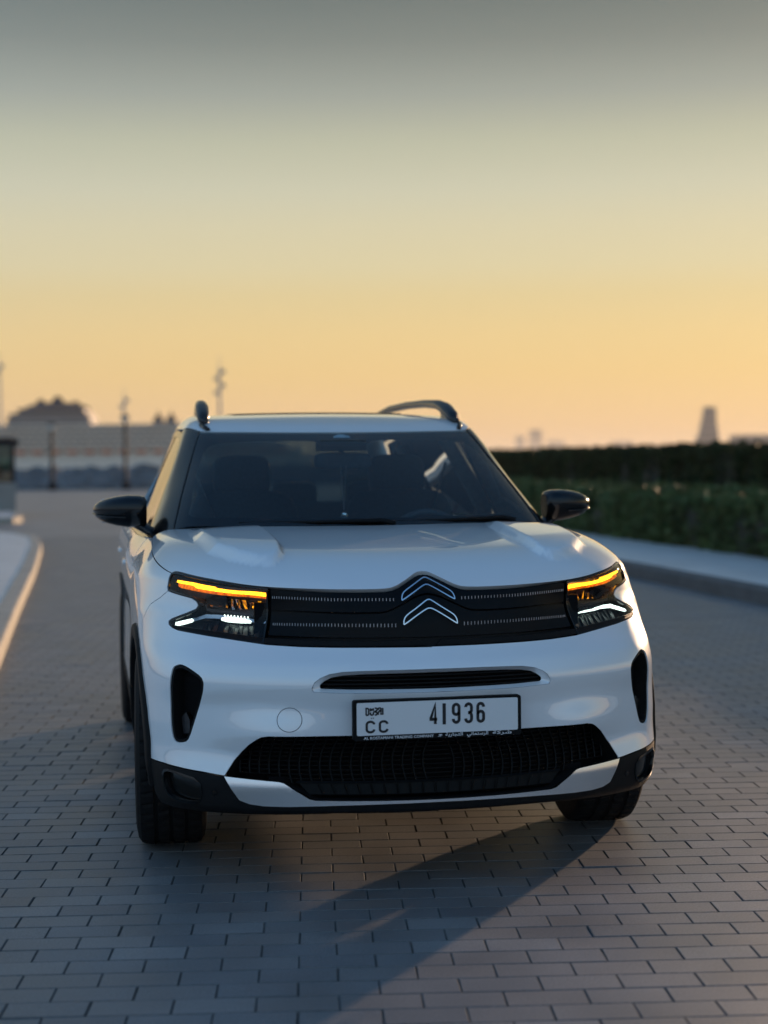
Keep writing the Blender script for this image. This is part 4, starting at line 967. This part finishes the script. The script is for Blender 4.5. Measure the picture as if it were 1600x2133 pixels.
for s in (1, -1):
    mb = MB(); a = gside(1.62, 1.10); b = gside(1.64, 1.50); mb.tube([(s*(a[0]-.06), 1.62, 1.0), (s*(a[0]-.05), 1.62, 1.15), (s*(b[0]-.05), 1.65, 1.48)], [.06, .045, .035], 8, sx=.6); mb.build('centre_pillar', M['lightcloth'], car, True)
    mb = MB(); p0, p1 = np.array([s*(b[0]-.07), 1.56, 1.36]), np.array([s*.50, 1.47, 1.10]); t = np.array([0, .024, 0])
    V = [p0-t, p0+t, p1+t, p1-t]; V += [v+np.array([s*.003, 0, .002]) for v in V]; mb.add([tuple(v) for v in V], [(0, 1, 2, 3), (4, 7, 6, 5), (0, 4, 5, 1), (2, 6, 7, 3)]); mb.build('seat_belt', M['trim'], car)
mb = MB(); n = 12; mb.add([(x, y, z) for y, z in ((1.10, 1.485), (1.6, 1.555), (2.9, 1.54), (3.15, 1.49)) for x in np.linspace(-.56, .56, n)], [(r*n+i, r*n+i+1, (r+1)*n+i+1, (r+1)*n+i) for r in range(3) for i in range(n-1)]); mb.build('headlining', M['lightcloth'], car, True)
mb = MB(); mb.box((0, 1.9, .62), (1.5, 2.6, .02)); mb.box((0, 3.1, .86), (1.3, .02, .5)); mb.build('cabin_floor', M['dash'], car)
for s in (1, -1): mb = MB(); mb.box((s*.845, 2.0, .84), (.02, 2.8, .46)); mb.build('door_lining', M['lightcloth'], car)
mb = MB(); cushion(mb, (.0, .905, 1.372), (.25, .035, .075), .45); rv = mb.build('interior_mirror', M['dash'], car, True)
MB().tube([(0, .93, 1.40), (0, .96, 1.44)], .012, 6).build('mirror_stalk', M['dash'], rv, True)
orn = tag(empty('hanging_ornament', (.0, .885, 1.33)), 'small round pendant on a cord hanging from the inside mirror behind the windscreen', 'ornament')
MB().tube([(-.012, 0, .02), (-.003, 0, -.12), (0, 0, -.175)], .0009, 5).build('cord', M['trim'], orn)
MB().tube([(.012, 0, .02), (.003, 0, -.12), (0, 0, -.175)], .0009, 5).build('cord', M['trim'], orn)
mb = MB(); mb.lathe([(.001, -.004), (.013, -.004), (.017, 0), (.013, .004), (.001, .004)], 18, 'x'); o = mb.build('pendant', M['chrome'], orn, True); o.location = (0, 0, -.195); o.rotation_euler = (0, 0, R_(70))

# ------------------------------------------------------------------ far things: directions from where one stands
def at(px, depth, z=0.0):
    """ground point at a given depth in the direction of a picture column"""
    d = FW*np.array([1, 1, 0]); d = d/np.linalg.norm(d); r = np.array([d[1], -d[0], 0]); q = np.array([CAM[0], CAM[1], 0])+d*depth+r*depth*(px-800)/3277.6
    return Vector((q[0], q[1], z))
AX = -YAW
# kiosk on the far pavement
b = at(0, 41.8, .132); kio = tag(empty('kiosk', b), 'small glazed kiosk with a dark flat roof on the far left pavement', 'kiosk'); kio.rotation_euler = (0, 0, AX+R_(14.5))
mb = MB(); mb.box((-.55, .9, .38), (1.94, 1.8, .76)); mb.build('base_wall', M['boothwall'], kio)
mb = MB(); mb.box((-.62, .9, 1.83), (2.24, 2.1, .16)); mb.box((-.62, .9, 1.93), (2.0, 1.86, .05)); mb.build('roof', M['darkmetal'], kio)
for x_, y_ in ((.36, .05), (.36, 1.75), (-1.46, .05), (-1.46, 1.75), (-.55, .05)):
    mb = MB(); mb.box((x_, y_, 1.255), (.09, .09, .99)); mb.build('post', M['darkmetal'], kio)
for c, d in (((-.10, .05, 1.255), (.82, .02, .98)), ((-1.0, .05, 1.255), (.82, .02, .98)), ((.36, .9, 1.255), (.02, 1.6, .98))):
    mb = MB(); mb.box(c, d); mb.build('pane', M['boothglass'], kio)
mb = MB(); mb.box((-.6, 1.2, 1.0), (1.3, .5, .45)); mb.build('counter', M['leaf'], kio)

# lamp posts and masts
def post(px, depth, h, label, r=.12, z=0):
    b = at(px, depth, z); o = tag(empty('lamp_post', b), label, 'lamp post', 'lamp posts in front of the rocks')
    mb = MB(); mb.lathe([(.001, 0), (r*2, 0), (r*2, .35), (r, .45), (r*.85, h-.5), (r*.85, h)], 12); mb.build('pole', M['darkmetal'], o, True)
    mb = MB(); mb.lathe([(.001, h+.42), (.22, h+.36), (.25, h+.30), (.22, h+.26), (.001, h+.26)], 14); mb.build('cap', M['darkmetal'], o, True)
    mb = MB(); mb.lathe([(.16, h), (.24, h+.26)], 14); mb.build('lantern', M['lampglow'], o, True)
    return o
post(263, 84, 3.6, 'dark lamp post standing just left of the car roof, before the rock bank', r=.11)
post(110, 84, 3.2, 'dark lamp post standing farther left, in front of the ship with its domed top', r=.11)
def mast(px, depth, h, label, panels):
    b = at(px, depth, -.1); o = tag(empty('light_mast', b), label, 'mast', 'tall thin masts against the sky')
    MB().tube([(0, 0, 0), (0, 0, h*.5), (0, 0, h)], [.22, .17, .12], 8).build('pole', M['greymetal'], o, True)
    for k in range(panels):
        mb = MB(); mb.box((.32*(-1 if k % 2 else 1), 0, h-.5-k*.75), (.55, .3, .45)); mb.build('floodlight', M['greymetal'], o)
    MB().tube([(0, 0, h), (0, 0, h+1.2)], .05, 5).build('rod', M['greymetal'], o)
mast(461, 170, 11.8, 'tall grey mast with stacked floodlights rising above the left of the car roof', 4)
mast(262, 190, 9.6, 'pale mast rising behind the dark lamp post left of the car roof', 2)
mast(4, 200, 14.5, 'thin pale mast at the extreme left edge of the view', 2)

# rock bank
def rocks(px0, px1, depth, rows, n):
    V = []; F = []; bmq = bmesh.new(); bmesh.ops.create_icosphere(bmq, subdivisions=2, radius=1); base = np.array([v.co for v in bmq.verts]); fc = [tuple(v.index for v in f.verts) for f in bmq.faces]; bmq.free()
    for i in range(n):
        t = rng.uniform(0, 1); row = rng.uniform(0, 1); p = at(px0+(px1-px0)*t, depth+row*4.0)
        r = rng.uniform(.16, .46)**1.0; k = base*(1+.28*np.sin(base[:, [1, 2, 0]]*rng.uniform(2, 4)+rng.uniform(0, 6, 3)))*np.array([rng.uniform(.8, 1.4), rng.uniform(.8, 1.2), rng.uniform(.6, .95)])*r
        k = np.sign(k)*np.abs(k)**.85*r**.15; a = rng.uniform(0, 6.28); k = np.stack([k[:, 0]*math.cos(a)-k[:, 1]*math.sin(a), k[:, 0]*math.sin(a)+k[:, 1]*math.cos(a), k[:, 2]], 1)
        z = .05+.95*row*rng.uniform(.75, 1.1); q = len(V); V += [tuple(v+np.array([p.x, p.y, z])) for v in k]; F += [tuple(j+q for j in f) for f in fc]
    o = meshobj('rock_bank', V, F, M['rock']); o['kind'] = 'stuff'; o['label'] = 'bank of grey boulders across the end of the road'; return o
rocks(-260, 980, 86, 3, 1700)
sheet('sea', [tuple(at(-3000, 96)[:2]), tuple(at(3600, 96)[:2]), tuple(at(3600, 3000)[:2]), tuple(at(-3000, 3000)[:2])], -.06, M['sea'])

# ship
DS = 520; sc_ = DS/3277.6
b = at(150, DS, 0); ship = tag(empty('cruise_ship', b), 'long pale ship with rows of decks and orange boats beyond the rocks', 'ship'); ship.rotation_euler = (0, 0, AX)
def sx(px): return (px-150)*sc_
def sz(py): return (966-py)*sc_+1.37
mb = MB(); hull = [(-330, 0), (640, 0), (668, sz(948)/sc_), (-345, sz(948)/sc_)]
mb.prism([(a-150, b_) for a, b_ in hull], 0, 18/sc_, fn=lambda v: (v[0]*sc_, v[1]*sc_, v[2]*sc_)); mb.build('hull', M['shipwhite'], ship)
levels = [(948, 934, -320, 630), (934, 924, -310, 600), (924, 914, -300, 580), (914, 904, -295, 560), (904, 894, -290, 540), (894, 885, -285, 520)]
for i, (y0, y1, a, c) in enumerate(levels):
    z0, z1 = sz(y0), sz(y1)
    mb = MB(); mb.box(((sx(a)+sx(c))/2, 9.5+.2*i, (z0+z1)/2+.15), (sx(c)-sx(a), 15, z1-z0-.35)); mb.build('deck_wall', M['shipglass'] if i else M['shipwhite'], ship)
    mb = MB(); mb.box(((sx(a)+sx(c))/2, 8.2+.2*i, z0+.1), (sx(c)-sx(a)+1.2, 17.6, .55)); mb.build('deck_edge', M['shipwhite'], ship)
    if i:
        mb = MB()
        for x_ in np.arange(sx(a)+1, sx(c), 2.6): mb.box((x_, 1.4+.2*i, (z0+z1)/2), (.35, 1.6, z1-z0-.2))
        o = mb.build('balcony_dividers', M['shipwhite'], ship); o['kind'] = 'stuff'
mb = MB(); mb.box(((sx(-285)+sx(520))/2, 8.6, sz(884.5)), (sx(520)-sx(-285)+1, 16.8, .5)); mb.build('deck_edge', M['shipwhite'], ship)
up = [(884, 872, 12, 190), (872, 860, 16, 186), (860, 850, 34, 176)]
for i, (y0, y1, a, c) in enumerate(up):
    z0, z1 = sz(y0), sz(y1)
    mb = MB(); mb.box(((sx(a)+sx(c))/2, 9, (z0+z1)/2), (sx(c)-sx(a)-.6, 13-i, z1-z0)); mb.build('upper_wall', M['shipgrey'] if i < 2 else M['shipdark'], ship)
    mb = MB(); mb.box(((sx(a)+sx(c))/2, 9, z1), (sx(c)-sx(a), 14-i, .6)); mb.build('deck_edge', M['shipgrey'], ship)
mb = MB(); mb.add(*(lambda n: ([(sx(110)+sx(110+72)*0+72*sc_*math.cos(t)*math.cos(p), 9+6*math.cos(t)*math.sin(p), sz(851)+17*sc_*math.sin(t)) for t in np.linspace(0, math.pi/2, 7) for p in np.linspace(0, 2*math.pi, n, False)], [(r*n+i, r*n+(i+1) % n, (r+1)*n+(i+1) % n, (r+1)*n+i) for r in range(6) for i in range(n)]))(24)); mb.build('domed_roof', M['shipdark'], ship, True)
for a, w, y1 in ((76, 34, 830), (112, 40, 824), (150, 26, 834)):
    mb = MB(); mb.lathe([(w/2*sc_, sz(850)), (w/2.6*sc_, sz((850+y1)/2)), (w/5*sc_, sz(y1)), (.001, sz(y1-4))], 12, 'z', (sx(a), 9, 0)); mb.build('funnel', M['shipdark'], ship, True)
for a in (325, 352): 
    mb = MB(); mb.lathe([(14*sc_, sz(884)), (11*sc_, sz(872)), (3*sc_, sz(862)), (.001, sz(852))], 12, 'z', (sx(a), 9, 0)); mb.build('radar_mast', M['shipdark'], ship, True)
for a in list(range(-280, 620, 36)):
    mb = MB(); cushion(mb, (sx(a), -.3, sz(941)), (22*sc_, 2.2, 8.5*sc_), .6, n=8); mb.build('lifeboat', M['orange'], ship, True)

# hedges
def hedge(name, x0, x1, y0, y1, h, n, label, m, seed, leaf=.055, z0=.14):
    r = np.random.default_rng(seed); root = tag(empty(name, ((x0+x1)/2, y0, z0)), label, 'hedge')
    ny = int((y1-y0)/.5); V = []; F = []; prof = [(x0+.06, 0), (x0+.02, h*.5), (x0+.07, h-.09), (x0+.2, h-.03), (x1-.2, h-.03), (x1-.06, h-.12), (x1-.03, 0)]
    cx_ = (x0+x1)/2
    for i in range(ny+1):
        y = y0+(y1-y0)*i/ny
        for a, b_ in prof: V.append((a-cx_+r.normal(0, .025), y-y0+r.normal(0, .03), max(0, b_+(r.normal(0, .025) if b_ > 0 else 0))))
    mm = len(prof)
    for i in range(ny):
        for j in range(mm-1): F.append((i*mm+j, i*mm+j+1, (i+1)*mm+j+1, (i+1)*mm+j))
    F += [tuple(range(mm)), tuple(ny*mm+j for j in range(mm))]
    meshobj('inner_growth', V, F, M['stem'], root)
    # leaves over the visible faces, thinning with distance
    t = r.uniform(0, 1, n)**1.7; y = (y1-y0)*t; u = r.uniform(0, 1, n); side = u < .52
    lump = .05*np.sin(y*3.1+seed)+.04*np.sin(y*7.7+1.3*seed)+.05*np.sin(y*1.13+seed*2)+np.where(r.uniform(0, 1, n) < .02, r.uniform(0, .14, n), 0)
    X = np.where(side, x0+r.normal(0, .035, n)+.03, x0+(x1-x0)*r.uniform(0, 1, n)); Z = np.where(side, h*r.uniform(.02, 1, n), h+r.normal(-.01, .03, n)+lump*.7)
    X = X-np.where(side, lump*.6, 0)
    s = leaf*r.uniform(.6, 1.3, n)*(1+1.2*t); A = r.normal(0, 1, (n, 3)); A /= np.linalg.norm(A, axis=1)[:, None]; Bv = np.cross(A, r.normal(0, 1, (n, 3))); Bv /= np.linalg.norm(Bv, axis=1)[:, None]
    c = np.stack([X-cx_, y, Z], 1); q = np.stack([c-A*s[:, None], c+Bv*s[:, None]*.45, c+A*s[:, None], c-Bv*s[:, None]*.45], 1).reshape(-1, 3)
    me = bpy.data.meshes.new('leaves'); me.vertices.add(len(q)); me.vertices.foreach_set('co', q.ravel()); me.loops.add(n*4); me.loops.foreach_set('vertex_index', np.arange(n*4)); me.polygons.add(n); me.polygons.foreach_set('loop_start', np.arange(0, n*4, 4)); me.update(calc_edges=True); me.materials.append(m)
    o = link(bpy.data.objects.new('leaves', me), root); o['kind'] = 'stuff'
    return root
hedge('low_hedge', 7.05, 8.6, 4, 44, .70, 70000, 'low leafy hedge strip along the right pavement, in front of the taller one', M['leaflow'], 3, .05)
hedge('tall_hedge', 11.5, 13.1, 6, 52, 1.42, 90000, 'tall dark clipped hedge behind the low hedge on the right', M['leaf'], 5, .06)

# far towers beyond the hedge
def tower(name, px, depth, tiers, label, cat='building', group=None):
    k = depth/3277.6; b = at(px, depth, -.1); o = tag(empty(name, b), label, cat, group); o.rotation_euler = (0, 0, AX)
    for (a0, a1, b0, b1, y0, y1) in tiers:                   # bottom and top spans (px), bottom and top rows
        Z0, Z1 = max(0, (957-y0)*k), (957-y1)*k; dp = (a1-a0)*k*.8
        V = [((a-px)*k, y, Z0) for a in (a0, a1) for y in (0, dp)]+[((a-px)*k, y+dp*.06, Z1) for a in (b0, b1) for y in (0, dp*.9)]
        meshobj('storeys', V, [(0, 2, 6, 4), (2, 3, 7, 6), (3, 1, 5, 7), (1, 0, 4, 5), (4, 6, 7, 5)], M['facade'], o)
        mb = MB(); nr = max(2, int((Z1-Z0)/7))
        for r in range(nr):
            t = (r+.5)/nr; l = (a0+(b0-a0)*t-px)*k+.8; rr_ = (a1+(b1-a1)*t-px)*k-.8; mb.box(((l+rr_)/2, dp*.03*t+.2, Z0+(Z1-Z0)*t), (rr_-l, .8, 2.2))
        mb.build('window_band', M['facadeglass'], o)
    return o
tower('tower', 1478, 1500, [(1444, 1505, 1450, 1502, 960, 930), (1451, 1501, 1461, 1498, 930, 905), (1461, 1498, 1466, 1494, 905, 875), (1466, 1494, 1470, 1493, 875, 846)], 'hazy grey tower with flared base standing alone above the right hedge', 'tower')
tower('block', 1580, 1400, [(1540, 1660, 1540, 1660, 960, 905)], 'pale low block at the right edge of the view, beside the tower')
for (px, d, a, y1, lab) in ((1118, 7200, 26, 893, 'faint hazy tower on the skyline right of the windscreen, the tallest there'), (1085, 7200, 20, 906, 'faint hazy tower nearest the windscreen pillar on the skyline'), (1160, 7400, 34, 916, 'faint low block on the skyline between the hazy towers'), (1300, 7600, 40, 918, 'faint low block on the skyline midway to the grey tower')):
    tower('far_tower', px, d, [(px-a/2, px+a/2, px-a/2+1, px+a/2-1, 960, y1)], lab, 'building', 'hazy buildings on the skyline')

# ------------------------------------------------------------------ evening haze over everything
hz = bpy.data.materials.new('haze_air'); hz.use_nodes = True; t = hz.node_tree; t.nodes.clear()
pv = t.nodes.new('ShaderNodeVolumePrincipled'); ho = t.nodes.new('ShaderNodeOutputMaterial'); t.links.new(pv.outputs[0], ho.inputs['Volume'])
pv.inputs['Color'].default_value = (.95, .91, .85, 1); pv.inputs['Density'].default_value = .00014; pv.inputs['Anisotropy'].default_value = .3
mb = MB(); mb.box((0, 4000, 36.9), (8400, 9800, 76.2)); o = mb.build('haze', hz); o['kind'] = 'stuff'
